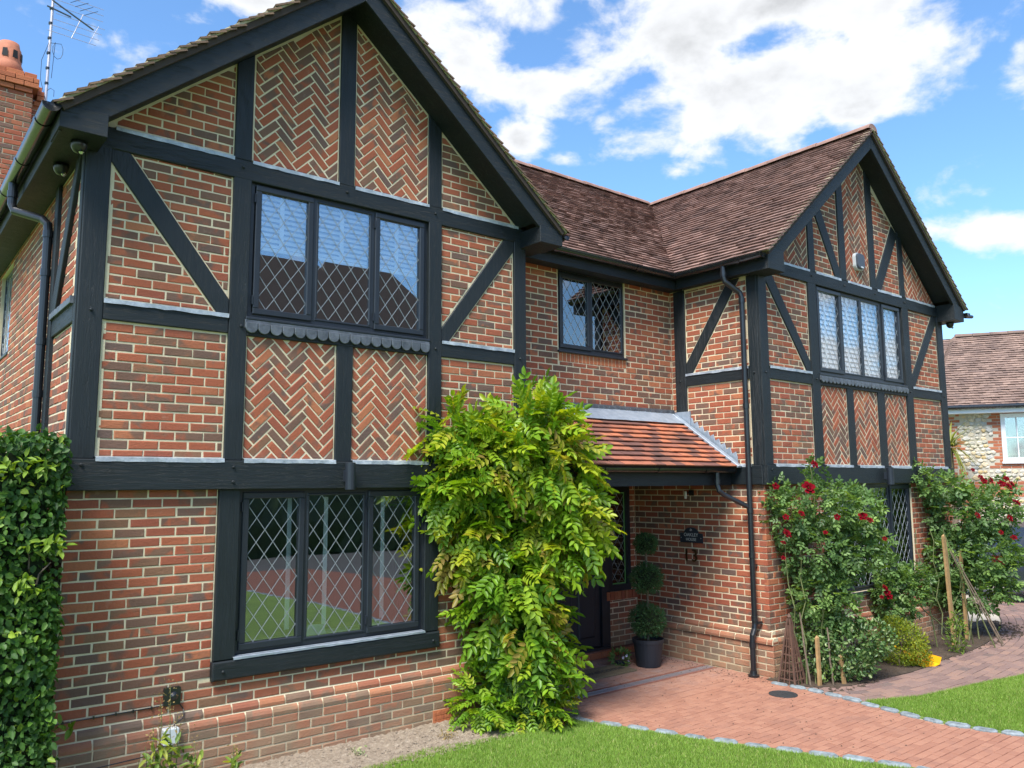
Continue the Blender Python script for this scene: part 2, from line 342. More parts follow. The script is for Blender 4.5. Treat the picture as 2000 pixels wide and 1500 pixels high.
# ------------------------------------------------------------------ mesh builder
class MB:
    def __init__(s, M=None):
        s.v, s.f, s.c, s.M = [], [], [], M
    def add(s, verts, faces, col=None):
        b = len(s.v)
        if s.M is not None: verts = [s.M @ Vector(p) for p in verts]
        s.v.extend(tuple(p) for p in verts)
        col = col or (random.random(), random.random(), random.random())
        for f in faces: s.f.append(tuple(b + i for i in f)); s.c.append(col)
    def box(s, x0, x1, y0, y1, z0, z1, col=None):
        if x0 > x1: x0, x1 = x1, x0
        if y0 > y1: y0, y1 = y1, y0
        if z0 > z1: z0, z1 = z1, z0
        s.add([(x0, y0, z0), (x1, y0, z0), (x1, y1, z0), (x0, y1, z0), (x0, y0, z1), (x1, y0, z1), (x1, y1, z1), (x0, y1, z1)],
              [(0, 3, 2, 1), (4, 5, 6, 7), (0, 1, 5, 4), (1, 2, 6, 5), (2, 3, 7, 6), (3, 0, 4, 7)], col)
    def prism(s, poly, a, b, ax='n', ch=0.0, jit=0.0, col=None):
        """poly (2D, counter-clockwise) in the local u,v plane, from n=a (back) to n=b (front)"""
        n = len(poly)
        if ch > 0:
            cx = sum(p[0] for p in poly) / n; cy = sum(p[1] for p in poly) / n
            inner = inset(poly, ch) or [((x - cx) * .8 + cx, (y - cy) * .8 + cy) for x, y in poly]
            if len(inner) != n: inner = [((x - cx) * .85 + cx, (y - cy) * .85 + cy) for x, y in poly]
            J = lambda: random.uniform(-jit, jit)
            vs = [(x, y, a) for x, y in poly] + [(x + J(), y + J(), b - ch * .8) for x, y in poly] + [(x + J(), y + J(), b + J() * .6) for x, y in inner]
            fs = [tuple(range(2 * n, 3 * n))]
            for i in range(n):
                j = (i + 1) % n
                fs += [(i, j, n + j, n + i), (n + i, n + j, 2 * n + j, 2 * n + i)]
        else:
            vs = [(x, y, a) for x, y in poly] + [(x, y, b) for x, y in poly]
            fs = [tuple(range(n, 2 * n)), tuple(range(n - 1, -1, -1))] + [(i, (i + 1) % n, n + (i + 1) % n, n + i) for i in range(n)]
        s.add(vs, fs, col)
    def tube(s, pts, r, seg=10, cap=True, col=None, r2=None):
        pts = [Vector(p) for p in pts]; vs, fs = [], []
        n = len(pts); up = None
        for i, p in enumerate(pts):
            d = (pts[min(i + 1, n - 1)] - pts[max(i - 1, 0)]).normalized()
            if up is None:
                up = d.orthogonal().normalized()
            up = (up - d * up.dot(d)).normalized(); sd_ = d.cross(up)
            rr = r if r2 is None else r + (r2 - r) * i / max(1, n - 1)
            for k in range(seg):
                a = 2 * math.pi * k / seg
                vs.append(p + (up * math.cos(a) + sd_ * math.sin(a)) * rr)
        for i in range(n - 1):
            for k in range(seg):
                k2 = (k + 1) % seg
                fs.append((i * seg + k, i * seg + k2, (i + 1) * seg + k2, (i + 1) * seg + k))
        if cap: fs += [tuple(range(seg - 1, -1, -1)), tuple((n - 1) * seg + k for k in range(seg))]
        s.add(vs, fs, col)
    def lathe(s, cx, cy, prof, seg=24, col=None):
        vs, fs = [], []
        for r, z in prof:
            for k in range(seg):
                a = 2 * math.pi * k / seg; vs.append((cx + r * math.cos(a), cy + r * math.sin(a), z))
        for i in range(len(prof) - 1):
            for k in range(seg):
                k2 = (k + 1) % seg; fs.append((i * seg + k, i * seg + k2, (i + 1) * seg + k2, (i + 1) * seg + k))
        fs += [tuple(range(seg - 1, -1, -1)), tuple((len(prof) - 1) * seg + k for k in range(seg))]
        s.add(vs, fs, col)
    def mesh(s, name, mat, smooth=False):
        me = bpy.data.meshes.new(name); me.from_pydata(s.v, [], s.f)
        at = me.attributes.new('rnd', 'FLOAT_COLOR', 'FACE')
        at.data.foreach_set('color', np.array([(*c, 1.0) for c in s.c], dtype=np.float32).ravel())
        if mat: me.materials.append(MATS[mat])
        if smooth: me.polygons.foreach_set('use_smooth', [True] * len(me.polygons))
        me.update(); return me
    def build(s, name, mat, parent=None, smooth=False, **props):
        return link(s.mesh(name, mat, smooth), name, parent, **props)
LOC = {}
def link(me, name, parent=None, **props):
    o = bpy.data.objects.new(name, me); COL.objects.link(o)
    if parent is not None:
        o.parent = parent
        if parent in LOC: o.matrix_parent_inverse = Matrix.Translation(-LOC[parent])
    for k, v_ in props.items(): o[k] = v_
    return o
def thing(name, label, cat, loc=(0, 0, 0), group=None):
    o = bpy.data.objects.new(name, None); COL.objects.link(o); o.location = loc; LOC[o] = Vector(loc); o.empty_display_size = .2
    o['label'] = label; o['category'] = cat
    if group: o['group'] = group
    return o
def tag(o, label, cat, group=None):
    o['label'] = label; o['category'] = cat
    if group: o['group'] = group
    return o

def clip(poly, a, b, c):  # keep a*x+b*y<=c
    out = []
    n = len(poly)
    for i in range(n):
        p, q = poly[i], poly[(i + 1) % n]
        dp, dq = a * p[0] + b * p[1] - c, a * q[0] + b * q[1] - c
        if dp <= 0: out.append(p)
        if (dp < 0 < dq) or (dq < 0 < dp):
            t_ = dp / (dp - dq); out.append((p[0] + (q[0] - p[0]) * t_, p[1] + (q[1] - p[1]) * t_))
    return out
def area(poly): return .5 * sum(poly[i][0] * poly[(i + 1) % len(poly)][1] - poly[(i + 1) % len(poly)][0] * poly[i][1] for i in range(len(poly))) if len(poly) > 2 else 0
def ccw(poly): return poly if area(poly) > 0 else poly[::-1]
def clip_to(poly, region, shrink=0.0):
    n = len(region)
    for i in range(n):
        (x0, y0), (x1, y1) = region[i], region[(i + 1) % n]
        L = math.hypot(x1 - x0, y1 - y0)
        if L < 1e-9: continue
        a, b = (y1 - y0) / L, -(x1 - x0) / L
        poly = clip(poly, a, b, a * x0 + b * y0 - shrink)
        if len(poly) < 3: return []
    out = [poly[0]]
    for q in poly[1:]:
        if math.hypot(q[0] - out[-1][0], q[1] - out[-1][1]) > 1e-4: out.append(q)
    return out if len(out) > 2 else []
def inset(poly, d):
    n = len(poly); out = []
    for i in range(n):
        p0, p1, p2 = Vector(poly[i - 1]), Vector(poly[i]), Vector(poly[(i + 1) % n])
        a, b = (p1 - p0).normalized(), (p2 - p1).normalized()
        n1, n2 = Vector((-a.y, a.x)), Vector((-b.y, b.x))
        k = 1 + n1.dot(n2)
        if k < .15: return None
        q = p1 + (n1 + n2) * (d / k); out.append((q.x, q.y))
    if area(out) <= 0: return None
    for i in range(n):
        e0 = (poly[(i + 1) % n][0] - poly[i][0], poly[(i + 1) % n][1] - poly[i][1]); e1 = (out[(i + 1) % n][0] - out[i][0], out[(i + 1) % n][1] - out[i][1])
        if e0[0] * e1[0] + e0[1] * e1[1] < 0: return None
    return out
def frame(o, U, V=(0, 0, 1)):
    U = Vector(U).normalized(); V = Vector(V).normalized(); Nn = U.cross(V)
    M = Matrix((U, V, Nn)).transposed().to_4x4(); M.translation = Vector(o); return M
FRONT = lambda y: frame((0, y, 0), (1, 0, 0))        # u = X, v = Z, n = -Y
LEFT = lambda x: frame((x, 0, 0), (0, -1, 0))        # u = -Y, v = Z, n = -X

# ------------------------------------------------------------------ pieces: bricks and tiles
PIECES = []   # (screen area, kind, MB-args, parent key)
def screen_area(pts):
    q = [px_of(p) for p in pts]
    if any(z is None for z in q): return 0
    cx = sum(z[0] for z in q) / len(q); cy = sum(z[1] for z in q) / len(q)
    if not (0 < cx < 2000 and 0 < cy < 1500): return 0
    return abs(area(q))
def piece(kind, mat, M, poly, a, b, ch, jit, parent, hidden=False, col=None):
    A = 0 if hidden else screen_area([M @ Vector((x, y, b)) for x, y in poly])
    PIECES.append([A, kind, mat, M, poly, a, b, ch, jit, parent, col or (random.random(), random.random(), random.random())])
BL, BH, JT = .225, .075, .012
def stretcher(M, regions, parent, mat='brick_multi', phase=0.0, z0=0.0, holes=(), edge=.008, hidden=None, ch=.005):
    for reg in regions:
        reg = ccw(reg)
        xs = [p[0] for p in reg]; zs = [p[1] for p in reg]
        k0 = int(math.floor((min(zs) - z0) / BH)); k1 = int(math.ceil((max(zs) - z0) / BH))
        for k in range(k0, k1):
            off = phase + (BL / 2 if k % 2 else 0) + random.uniform(-.006, .006)
            i0 = int(math.floor((min(xs) - off) / BL)) - 1; i1 = int(math.ceil((max(xs) - off) / BL)) + 1
            for i in range(i0, i1):
                x0 = off + i * BL + JT / 2 + random.uniform(-.002, .002); x1 = off + (i + 1) * BL - JT / 2 + random.uniform(-.002, .002)
                y0 = z0 + k * BH + JT / 2; y1 = y0 + BH - JT
                j = lambda: random.uniform(-.0016, .0016)
                rects = [(x0, x1, y0, y1)]
                for hx0, hx1, hz0, hz1 in holes:
                    new = []
                    for (a0, a1, b0, b1) in rects:
                        if a1 <= hx0 or a0 >= hx1 or b1 <= hz0 or b0 >= hz1: new.append((a0, a1, b0, b1)); continue
                        cand = [(a0, min(a1, hx0 - .008), b0, b1), (max(a0, hx1 + .008), a1, b0, b1), (a0, a1, b0, min(b1, hz0 - .004)), (a0, a1, max(b0, hz1 + .004), b1)]
                        cand = [c_ for c_ in cand if c_[1] - c_[0] > .015 and c_[3] - c_[2] > .015]
                        if cand: new.append(max(cand, key=lambda c_: (c_[1] - c_[0]) * (c_[3] - c_[2])))
                    rects = new
                for (a0, a1, b0, b1) in rects:
                    q = clip_to([(a0, b0 + j()), (a1, b0 + j()), (a1, b1 + j()), (a0, b1 + j())], reg, edge)
                    if not q or area(q) < .0005: continue
                    h = hidden(sum(p[0] for p in q) / len(q), sum(p[1] for p in q) / len(q)) if hidden else False
                    piece('brick', mat, M, q, -.05, random.uniform(-.0015, .0025), ch, .0018, parent, h)
def herring(M, reg, parent, c0=(0, 0), mat='brick_multi', edge=.012, hidden=None):
    reg = ccw(reg); w = BH; ca = math.sqrt(.5)
    xs = [p[0] for p in reg]; zs = [p[1] for p in reg]
    X0, Z0 = c0
    R = int(max(max(xs) - min(xs), max(zs) - min(zs)) / w) + 6
    def put(x, y, L, H):
        g = JT / 2
        pts = [(x * w + g, y * w + g), ((x + L) * w - g, y * w + g), ((x + L) * w - g, (y + H) * w - g), (x * w + g, (y + H) * w - g)]
        q = [(X0 + (px - py) * ca + random.uniform(-.0015, .0015), Z0 + (px + py) * ca + random.uniform(-.0015, .0015)) for px, py in pts]
        q = clip_to(q, reg, edge)
        if q and area(q) > .0005:
            h = hidden(sum(p[0] for p in q) / len(q), sum(p[1] for p in q) / len(q)) if hidden else False
            piece('brick', mat, M, q, -.05, random.uniform(-.0015, .0025), .005, .0018, parent, h)
    for y in range(-2 * R, 2 * R):
        for k in range(-R // 3 - 2, R // 3 + 3):
            x = y + 6 * k
            if abs(x) + abs(y) < 4 * R: put(x, y, 3, 1)
            put(y + 5 + 6 * k, y, 1, 3)
def tiles(M, reg, parent, mat, gauge=.1, width=.165, thick=.019, kind='roof_tile', shade=None, wob=.004):
    reg = ccw(reg)
    xs = [p[0] for p in reg]; vs_ = [p[1] for p in reg]
    for k in range(int((max(vs_) - min(vs_)) / gauge) + 1):
        v0 = min(vs_) + k * gauge; off = (width / 2 if k % 2 else 0)
        for i in range(int(min(xs) / width) - 2, int(max(xs) / width) + 2):
            u0 = i * width + off
            q = clip_to([(u0 + .0015, v0), (u0 + width - .0015, v0), (u0 + width - .0015, v0 + gauge * 1.35), (u0 + .0015, v0 + gauge * 1.35)], reg, 0)
            if not q or area(q) < .0015: continue
            a, b, l = random.uniform(-wob, wob), random.uniform(-wob, wob), random.uniform(0, .003)
            r = random.random() if shade is None else shade(u0, v0)
            cent = M @ Vector((u0 + width / 2, v0 + gauge / 2, .03))
            A = screen_area([M @ Vector((x, min(y, v0 + gauge), .03)) for x, y in q]) if (M.to_3x3() @ Vector((0, 0, 1))).dot(CAM_POS - cent) > 0 else 0
            PIECES.append([A, kind, mat, M, q, v0, gauge, (a, b, l), thick, parent, (r, random.random(), random.random())])
def emit(P, mb):
    A, kind, mat, M, q, a, b, ch, jit, parent, col = P
    mb.M = M
    if kind == 'roof_tile':
        v0, gauge, (wa, wb, l), thick = a, b, ch, jit
        n = len(q); xs = [p[0] for p in q]; xa, xb = min(xs), max(xs)
        top = lambda x, y: .036 + l + wa + (wb - wa) * (x - xa) / max(.01, xb - xa) - (y - v0) / (gauge * 1.35) * (.031 + wa)
        vs = [(x, y, top(x, y) - thick) for x, y in q] + [(x, y, top(x, y)) for x, y in q]
        mb.add(vs, [tuple(range(n, 2 * n))] + [(i, (i + 1) % n, n + (i + 1) % n, n + i) for i in range(n)], col)
    else:
        mb.prism(q, a, b, ch=ch, jit=jit, col=col)

# ================================================================== the house
H = thing('detached_house', 'brick and black timber framed house with two front gables and tiled roofs', 'house', (6, 3, 0))
AX0, AX1, AC = -.165, 4.204, 2.02        # left gable
BX0, BX1, BC = 7.142, 12.22, 9.68        # right gable
YA, YB, YR = 0.0, -.978, .407            # planes of left gable, right gable, recess
TAN = .83
ZH = 2.475
def wall(M, rects, holes, n0=-.25, n1=-.004, mat='mortar', polys=(), name='wall'):
    mb = MB(M)
    for (x0, x1, z0, z1) in rects:
        us = sorted({x0, x1, *[h[0] for h in holes if x0 < h[0] < x1], *[h[1] for h in holes if x0 < h[1] < x1]})
        vs = sorted({z0, z1, *[h[2] for h in holes if z0 < h[2] < z1], *[h[3] for h in holes if z0 < h[3] < z1]})
        for i in range(len(us) - 1):
            for j in range(len(vs) - 1):
                cx, cz = (us[i] + us[i + 1]) / 2, (vs[j] + vs[j + 1]) / 2
                if any(h[0] < cx < h[1] and h[2] < cz < h[3] for h in holes): continue
                mb.prism([(us[i], vs[j]), (us[i + 1], vs[j]), (us[i + 1], vs[j + 1]), (us[i], vs[j + 1])], n0, n1)
    for q in polys: mb.prism(ccw(list(q)), n0, n1)
    return mb.build(name, mat, H)

def beam(M, q, name, mat, n0=-.04, n1=.016, ch=.006, parent=None):
    q = ccw(list(q)); mb = MB(M)
    j = lambda: random.uniform(-.003, .003)
    mb.prism([(x + j(), y + j()) for x, y in q], n0, n1 + random.uniform(0, .003), ch=ch)
    return mb.build(name, mat, parent or H)
R4 = lambda x0, x1, z0, z1: [(x0, z0), (x1, z0), (x1, z1), (x0, z1)]
def flashing(M, x0, x1, z, name='lead_flashing', h=.022, n=.030, mat='lead_white', droop=.008):
    mb = MB(M); seg = max(3, int((x1 - x0) / .07)); vs = []
    for i in range(seg + 1):
        x = x0 + (x1 - x0) * i / seg; w = random.uniform(-.004, .004)
        vs += [(x, z + .012, -.004), (x, z + .006, n), (x, z - h - droop * random.random(), n + w * .6)]
    fs = []
    for i in range(seg): fs += [(3 * i, 3 * i + 1, 3 * i + 4, 3 * i + 3), (3 * i + 1, 3 * i + 2, 3 * i + 5, 3 * i + 4)]
    mb.add(vs, fs); return mb.build(name, mat, H)
def peg(M, u, v, par=None):
    mb = MB(M); n = 8; vs = []
    for r, d in ((.013, .012), (.013, .026), (.007, .033)): vs += [(u + r * math.cos(2 * math.pi * k / n), v + r * math.sin(2 * math.pi * k / n), d) for k in range(n)]
    fs = [(i * n + k, i * n + (k + 1) % n, (i + 1) * n + (k + 1) % n, (i + 1) * n + k) for i in range(2) for k in range(n)] + [tuple(2 * n + k for k in range(n))]
    mb.add(vs, fs); mb.build('peg', 'timber_smooth', par or H)

# ---- left gable, first floor
MA = FRONT(YA)
rake = lambda c, x, top: top - TAN * abs(x - c)
SOFA = 6.80
HX = (1.110, 2.960, 3.68, 4.95)
wA = wall(MA, [(AX0, AX1, 2.24, 5.0)], [HX], polys=[[(AX0, 5.0), (AX1, 5.0), (AC, 6.83)]])
def gablepoly(x0, x1, z0, c, top):
    pts = [(x0, z0), (x1, z0), (x1, rake(c, x1, top))]
    if x0 < c < x1: pts.append((c, top))
    pts.append((x0, rake(c, x0, top))); return pts
hidA = lambda x, z: (x > 2.75 and z < 3.15)
stretcher(MA, [R4(0, .966, 2.487, 3.536)], wA, phase=.008, edge=.012)
stretcher(MA, [R4(3.103, 4.048, 2.487, 3.536)], wA, phase=3.115 - BL * .5, edge=.012, hidden=hidA)
herring(MA, R4(1.122, 1.964, 2.487, 3.55), wA, (1.54, 2.50))
herring(MA, R4(2.123, 2.948, 2.487, 3.55), wA, (2.54, 2.52), hidden=hidA)
def braced(M, x0, x1, z0, z1, par, flip, ph=0, mx=None):
    f = (lambda x: x0 + x1 - x) if flip else (lambda x: x)
    w = x1 - x0
    lo = [(f(x0), z0), (f(x0 + w * .90), z0), (f(x0), z1 - .115)]
    hi = [(f(x1), z1), (f(x0 + w * .135), z1), (f(x1), z0 + .125)]
    stretcher(M, [lo, hi], par, phase=ph, edge=.014)
    b = beam(M, [(f(x0), z1 - .004), (f(x0 + w * .135), z1 - .004), (f(x1), z0 + .125), (f(x1), z0 + .002), (f(x0 + w * .90), z0 + .002), (f(x0), z1 - .115)], 'brace', mx or 'timber_z', n1=.012)
    return b
braced(MA, 0, .966, 3.700, 4.910, wA, False, .012)
braced(MA, 3.103, 4.048, 3.700, 4.910, wA, True, 3.115)
stretcher(MA, [gablepoly(0, .966, 5.082, AC, SOFA)], wA, phase=.03, edge=.012)
herring(MA, gablepoly(1.122, 1.95, 5.082, AC, SOFA), wA, (1.535, 5.10))
herring(MA, gablepoly(2.11, 2.948, 5.082, AC, SOFA), wA, (2.53, 5.09))
stretcher(MA, [[(3.103, 5.082), (4.085, 5.082), (3.103, rake(AC, 3.103, SOFA))]], wA, phase=3.12, edge=.012)
tz, tx = 'timber_z', 'timber_x'
b_low = beam(MA, R4(AX0 - .012, AX1 + .012, 2.240, ZH), 'beam', tx, n1=.045, n0=-.06)
for x0, x1 in ((AX0 - .006, 0), (.966, 1.122), (2.948, 3.103), (4.048, AX1 + .006)): beam(MA, R4(x0, x1, ZH, 4.908), 'post', tz, n1=.022)
beam(MA, R4(1.964, 2.123, ZH, 3.60), 'stud', tz)
beam(MA, R4(AX0, AX1, 4.898, 5.069), 'beam', tx, n1=.024)
for x0, x1 in ((0.002, .964), (3.105, 4.046), (1.124, 2.946)): beam(MA, R4(x0, x1, 3.536, 3.688), 'beam', tx, n1=.018)
for x0, x1 in ((.966, 1.116), (1.95, 2.11), (2.948, 3.103)):
    beam(MA, gablepoly(x0, x1, 5.071, AC, SOFA + .01), 'stud', tz)
for x0, x1 in ((0, .966), (1.122, 1.964), (2.123, 2.948), (3.103, 4.048)): flashing(MA, x0 + .003, x1 - .003, ZH + .008, n=.05)
for x0, x1 in ((0, .966), (3.103, 4.048)): flashing(MA, x0 + .003, x1 - .003, 3.695)
for x0, x1 in ((.02, .966), (1.118, 1.95), (2.11, 2.948), (3.103, 4.11)): flashing(MA, x0 + .003, x1 - .003, 5.074)
for u, v in ((-.09, 2.43), (1.04, 2.42), (1.04, 2.30), (3.02, 2.42), (-.08, 3.60), (1.07, 3.61), (3.03, 3.61), (4.12, 3.61), (1.04, 5.0), (2.03, 5.0), (3.02, 5.0)): peg(frame((0, YA - (.028 if v < 2.475 else .008), 0), (1, 0, 0)), u, v)

# ---- left gable, ground floor
MG = FRONT(YA + .022)
GW = (.945, 3.09, .722, 2.30)
wG = wall(MG, [(AX0, AX1, -.15, 2.25)], [GW])
hidG = lambda x, z: x > 3.25
stretcher(MG, [R4(AX0, AX1, .525, 2.246)], wG, phase=AX0, holes=[GW], edge=0.0, hidden=hidG)
stretcher(FRONT(YA - .036), [R4(AX0 - .03, AX1 + .03, -.075, .375)], wG, phase=AX0 + .04, edge=0, hidden=hidG)
mb = MB(FRONT(YA - .036)); mb.prism(R4(AX0 - .024, AX1 + .024, -.15, .372), -.06, -.004); mb.build('wall_plinth', 'mortar', H)
def cant_course(M, u0, u1, z, n_lo, n_hi, parent, mat='brick_multi', phase=0):
    """sloping plinth bricks: face runs from n_lo at the bottom to n_hi at the top"""
    wedge = MB(M); pr = [(z + .0, n_lo - .007), (z + .05, n_lo * .6 + n_hi * .4 - .006), (z + .075, n_hi - .006), (z + .075, -.06), (z, -.06)]; nn_ = 5
    wedge.add([(u0, a_, d_) for a_, d_ in pr] + [(u1, a_, d_) for a_, d_ in pr], [(i, nn_ + i, nn_ + (i + 1) % nn_, (i + 1) % nn_) for i in range(nn_)] + [tuple(range(nn_)), tuple(range(9, 4, -1))])
    wedge.build('mortar_bed', 'mortar', parent)
    x = u0 - phase
    while x < u1:
        a, b = max(u0, x) + .007, min(u1, x + BL) - .007
        if b - a > .03:
            col = (random.random(), random.random(), random.random()); prof = [(z + .005, n_lo - .001), (z + .030, n_lo + .001), (z + .052, (n_lo * .6 + n_hi * .4) + .002), (z + .068, n_hi), (z + .068, -.06), (z + .005, -.06)]
            PIECES.append([screen_area([M @ Vector((a, z, n_lo)), M @ Vector((b, z, n_lo)), M @ Vector((b, z + .07, n_hi)), M @ Vector((a, z + .07, n_hi))]) if not (M is MG and b > 3.2) else 0, 'cant', mat, M, (a, b, prof), 0, 0, 0, 0, parent, col])
        x += BL
_emit = emit
def emit(P, mb):
    if P[1] != 'cant': return _emit(P, mb)
    a, b, prof = P[4]; mb.M = P[3]; n = len(prof)
    mb.add([(a, z, d) for z, d in prof] + [(b, z, d) for z, d in prof],
           [(i, n + i, n + (i + 1) % n, (i + 1) % n) for i in range(n)] + [tuple(range(n)), tuple(range(2 * n - 1, n - 1, -1))], P[10])
cant_course(MG, AX0 - .02, AX1 + .02, .450, .030, .002, wG, phase=.05)
cant_course(MG, AX0 - .03, AX1 + .03, .375, .060, .030, wG, phase=.16)
beam(MG, R4(.945, 1.120, .875, 2.238), 'post', tz, n1=.032)
beam(MG, R4(2.930, 3.090, .875, 2.238), 'post', tz, n1=.032)
beam(MG, R4(.935, 3.10, .722, .872), 'sill', tx, n1=.050, ch=.012)
flashing(MG, 1.10, 2.93, .884, n=.056, h=.010, droop=.002, mat='lead_grey')
for u, v in ((1.02, .79), (3.02, .79)): peg(frame((0, YA - .012, 0), (1, 0, 0)), u, v)

# ---- windows
def window(M, x0, x1, z0, z1, lights, blind=None, cover=.72, dw=.147, dh=.203, fr=.045, dark='interior_dark', n=-.012, ltop=True, phase=0.0, label=None, sill=True, gmat='glass'):
    """lights: (u0, u1, 'open' or 'fixed')"""
    f = MB(M); g = n - .05
    f.prism(R4(x0, x1, z1 - fr, z1), g, n); f.prism(R4(x0, x1, z0, z0 + fr), g, n)
    f.prism(R4(x0, x0 + fr, z0 + fr, z1 - fr), g, n); f.prism(R4(x1 - fr, x1, z0 + fr, z1 - fr), g, n)
    edges = [x0] + [l[0] for l in lights] + [l[1] for l in lights]
    for a, b in zip(lights[:-1], lights[1:]): f.prism(R4(a[1] - .004, b[0] + .004, z0 + fr, z1 - fr), g, n + .004)
    if sill: f.prism(R4(x0 - .01, x1 + .01, z0 - .028, z0 - .002), g, n + .055, ch=.006)
    w = f.build('window', 'window_black', H)
    if label: w['label'] = label
    for (a, b, kind) in lights:
        t_ = .052 if kind == 'open' else .022
        nn = n + (.022 if kind == 'open' else .008)
        c = MB(M); za, zb = z0 + fr - .012, z1 - fr + .012
        if kind == 'fixed': za, zb = z0 + fr, z1 - fr
        for q in (R4(a, b, zb - t_, zb), R4(a, b, za, za + t_), R4(a, a + t_, za + t_, zb - t_), R4(b - t_, b, za + t_, zb - t_)): c.prism(q, g + .01, nn, ch=.006)
        if kind == 'open':
            for zz in (za + .12, zb - .12): c.prism(R4(a - .012, a - .002, zz - .04, zz + .04), n - .01, nn + .004)
        c.build('casement' if kind == 'open' else 'glazing_bead', 'window_black', w)
        gx0, gx1, gz0, gz1 = a + t_, b - t_, za + t_, zb - t_
        gm = MB(M); gm.prism(R4(gx0 - .003, gx1 + .003, gz0 - .003, gz1 + .003), n - .010, n - .006); gm.build('pane', gmat, w)
        lm = MB(M); reg = R4(gx0, gx1, gz0, gz1)
        cx, cz = (gx0 + gx1) / 2, gz0 + phase
        L = math.hypot(dw, dh); wl = .0019 * L / dw * .9
        ks = int((gx1 - gx0) / dw + (gz1 - gz0) / dh) + 3
        for k in range(-ks, ks + 1):
            for sgn in (1, -1):
                # line through (cx + k*dw, cz) with slope sgn*dh/dw
                X, Z, E = cx + k * dw, cz, 6.0
                q = [(X - E * dw - wl, Z - sgn * E * dh), (X - E * dw + wl, Z - sgn * E * dh), (X + E * dw * 2 + wl, Z + sgn * E * dh * 2), (X + E * dw * 2 - wl, Z + sgn * E * dh * 2)]
                q = clip_to(ccw(q), reg, 0)
                if q and area(q) > 1e-5: lm.prism(q, n - .0055, n - (.0035 if sgn > 0 else .0025))
        lm.build('leading', 'lead_came', w)
    if blind:
        bm_ = MB(M); zb0, zb1, pitch = blind; z = zb1
        while z > zb0:
            bm_.add([(x0 + .03, z, -.088), (x1 - .03, z, -.088), (x1 - .03, z - pitch * cover, -.070), (x0 + .03, z - pitch * cover, -.070)], [(0, 1, 2, 3)]); z -= pitch
        for (a, b, k_) in lights:
            c0 = (a + b) / 2; bm_.prism(R4(c0 - .02, c0 + .02, zb0, zb1), -.069, -.067)
        bm_.prism(R4(x0 + .03, x1 - .03, zb0 - .03, zb0), -.09, -.07)
        bm_.build('blind', 'blind', w, kind='stuff')
    return w
wl = window(FRONT(.006), 1.118, 2.952, 3.70, 4.915, [(1.172, 1.712, 'open'), (1.748, 2.318, 'fixed'), (2.350, 2.905, 'open')], blind=(4.36, 4.88, .048), label='three light leaded window with raised white blind in the left gable')
wg = window(FRONT(.035), 1.116, 2.934, .896, 2.245, [(1.160, 1.712, 'open'), (1.738, 2.312, 'fixed'), (2.338, 2.892, 'open')], label='ground floor three light leaded window in a heavy timber surround', gmat='glass_dim')
cur = MB(FRONT(.035))
for u in (1.225, 1.64, 1.99, 2.58):
    cur.add([(u - .02, 1.02, -.16), (u + .025, 1.02, -.16), (u + .022, 2.16, -.16), (u - .018, 2.16, -.16)], [(0, 1, 2, 3)])
cur.build('blind', 'blind', wg)
win_sill = MB(FRONT(.035)); win_sill.prism(R4(1.13, 2.92, .90, .93), -.36, -.06); win_sill.build('inner_sill', 'white_frame', wg)
pm = MB(FRONT(.035)); pm.prism([(1.80, .931), (2.02, .931), (1.99, 1.03), (1.84, 1.04)], -.16, -.15)
tag(pm.build('white_card', 'white_plastic'), 'white card leaning inside the ground floor window at its middle light', 'card')
kb = MB(FRONT(.035)); kb.prism(R4(2.06, 2.40, .931, .945), -.34, -.2); kb.prism(R4(2.42, 2.8, .931, .965), -.30, -.2)
tag(kb.build('paper_stack', 'white_plastic'), 'pale papers lying on the sill inside the ground floor window at right', 'papers')

# ---- scalloped lead aprons under the windows
def apron(M, x0, x1, z0, z1, n, nn=.045, name='lead_apron', mat='lead_dark', rad=.048):
    mb = MB(M); mb.prism(R4(x0, x1, z0 + rad * .9, z1), .016, nn * .75, ch=.004)
    step = (x1 - x0) / n
    for i in range(n):
        c = x0 + step * (i + .5); k = 12; r = step * .47
        rim = [(c + r * math.sin(math.pi * (j / k - .5)) * 1.0, z0 + r - r * math.cos(math.pi * (j / k - .5)) * .98) for j in range(k + 1)]
        q = [(c - r, z0 + rad * 1.9)] + rim + [(c + r, z0 + rad * 1.9)]
        q = ccw(q); mb.prism(q, nn * .7, nn + random.uniform(-.004, .006), ch=.004)
    mb.build(name, mat, H)
apron(MA, 1.10, 2.955, 3.555, 3.672, 17)
apron(FRONT(YB), 8.44, 10.88, 3.575, 3.672, 26, rad=.04)

# ---- left wall (side of left gable)
ML = LEFT(AX0)
LW = (-4.75, -3.80, 3.74, 4.80)
wL = wall(ML, [(-8.5, -.25, -.15, 4.95)], [LW])
stretcher(ML, [R4(-.96, -.08, 3.675, 4.84), R4(-.96, -.08, 2.49, 3.51)], wL, phase=.03, edge=.01)
stretcher(ML, [R4(-8.4, -1.10, .0, 4.84)], wL, phase=.05, edge=.0, holes=[LW])
mbx = MB(ML); mbx.prism(R4(-.25, .001, 2.24, 4.95), -.2, -.006); mbx.build('wall', 'mortar', H)
gfl = wall(LEFT(AX0), [(-.25, -.03, -.15, 2.24)], [])
stretcher(LEFT(AX0), [R4(-1.1, -.022, .525, 2.24)], wL, phase=-.022, edge=0)
beam(ML, R4(-.085, -.004, ZH, 4.90), 'post', tz, n1=.018)
beam(ML, R4(-1.10, -.96, 2.45, 4.84), 'post', tz, n1=.03)
beam(ML, R4(-.958, -.087, 3.515, 3.66), 'beam', 'timber_y', n1=.02)
beam(ML, R4(-1.10, -.0, 2.24, ZH), 'beam', 'timber_y', n1=.03)
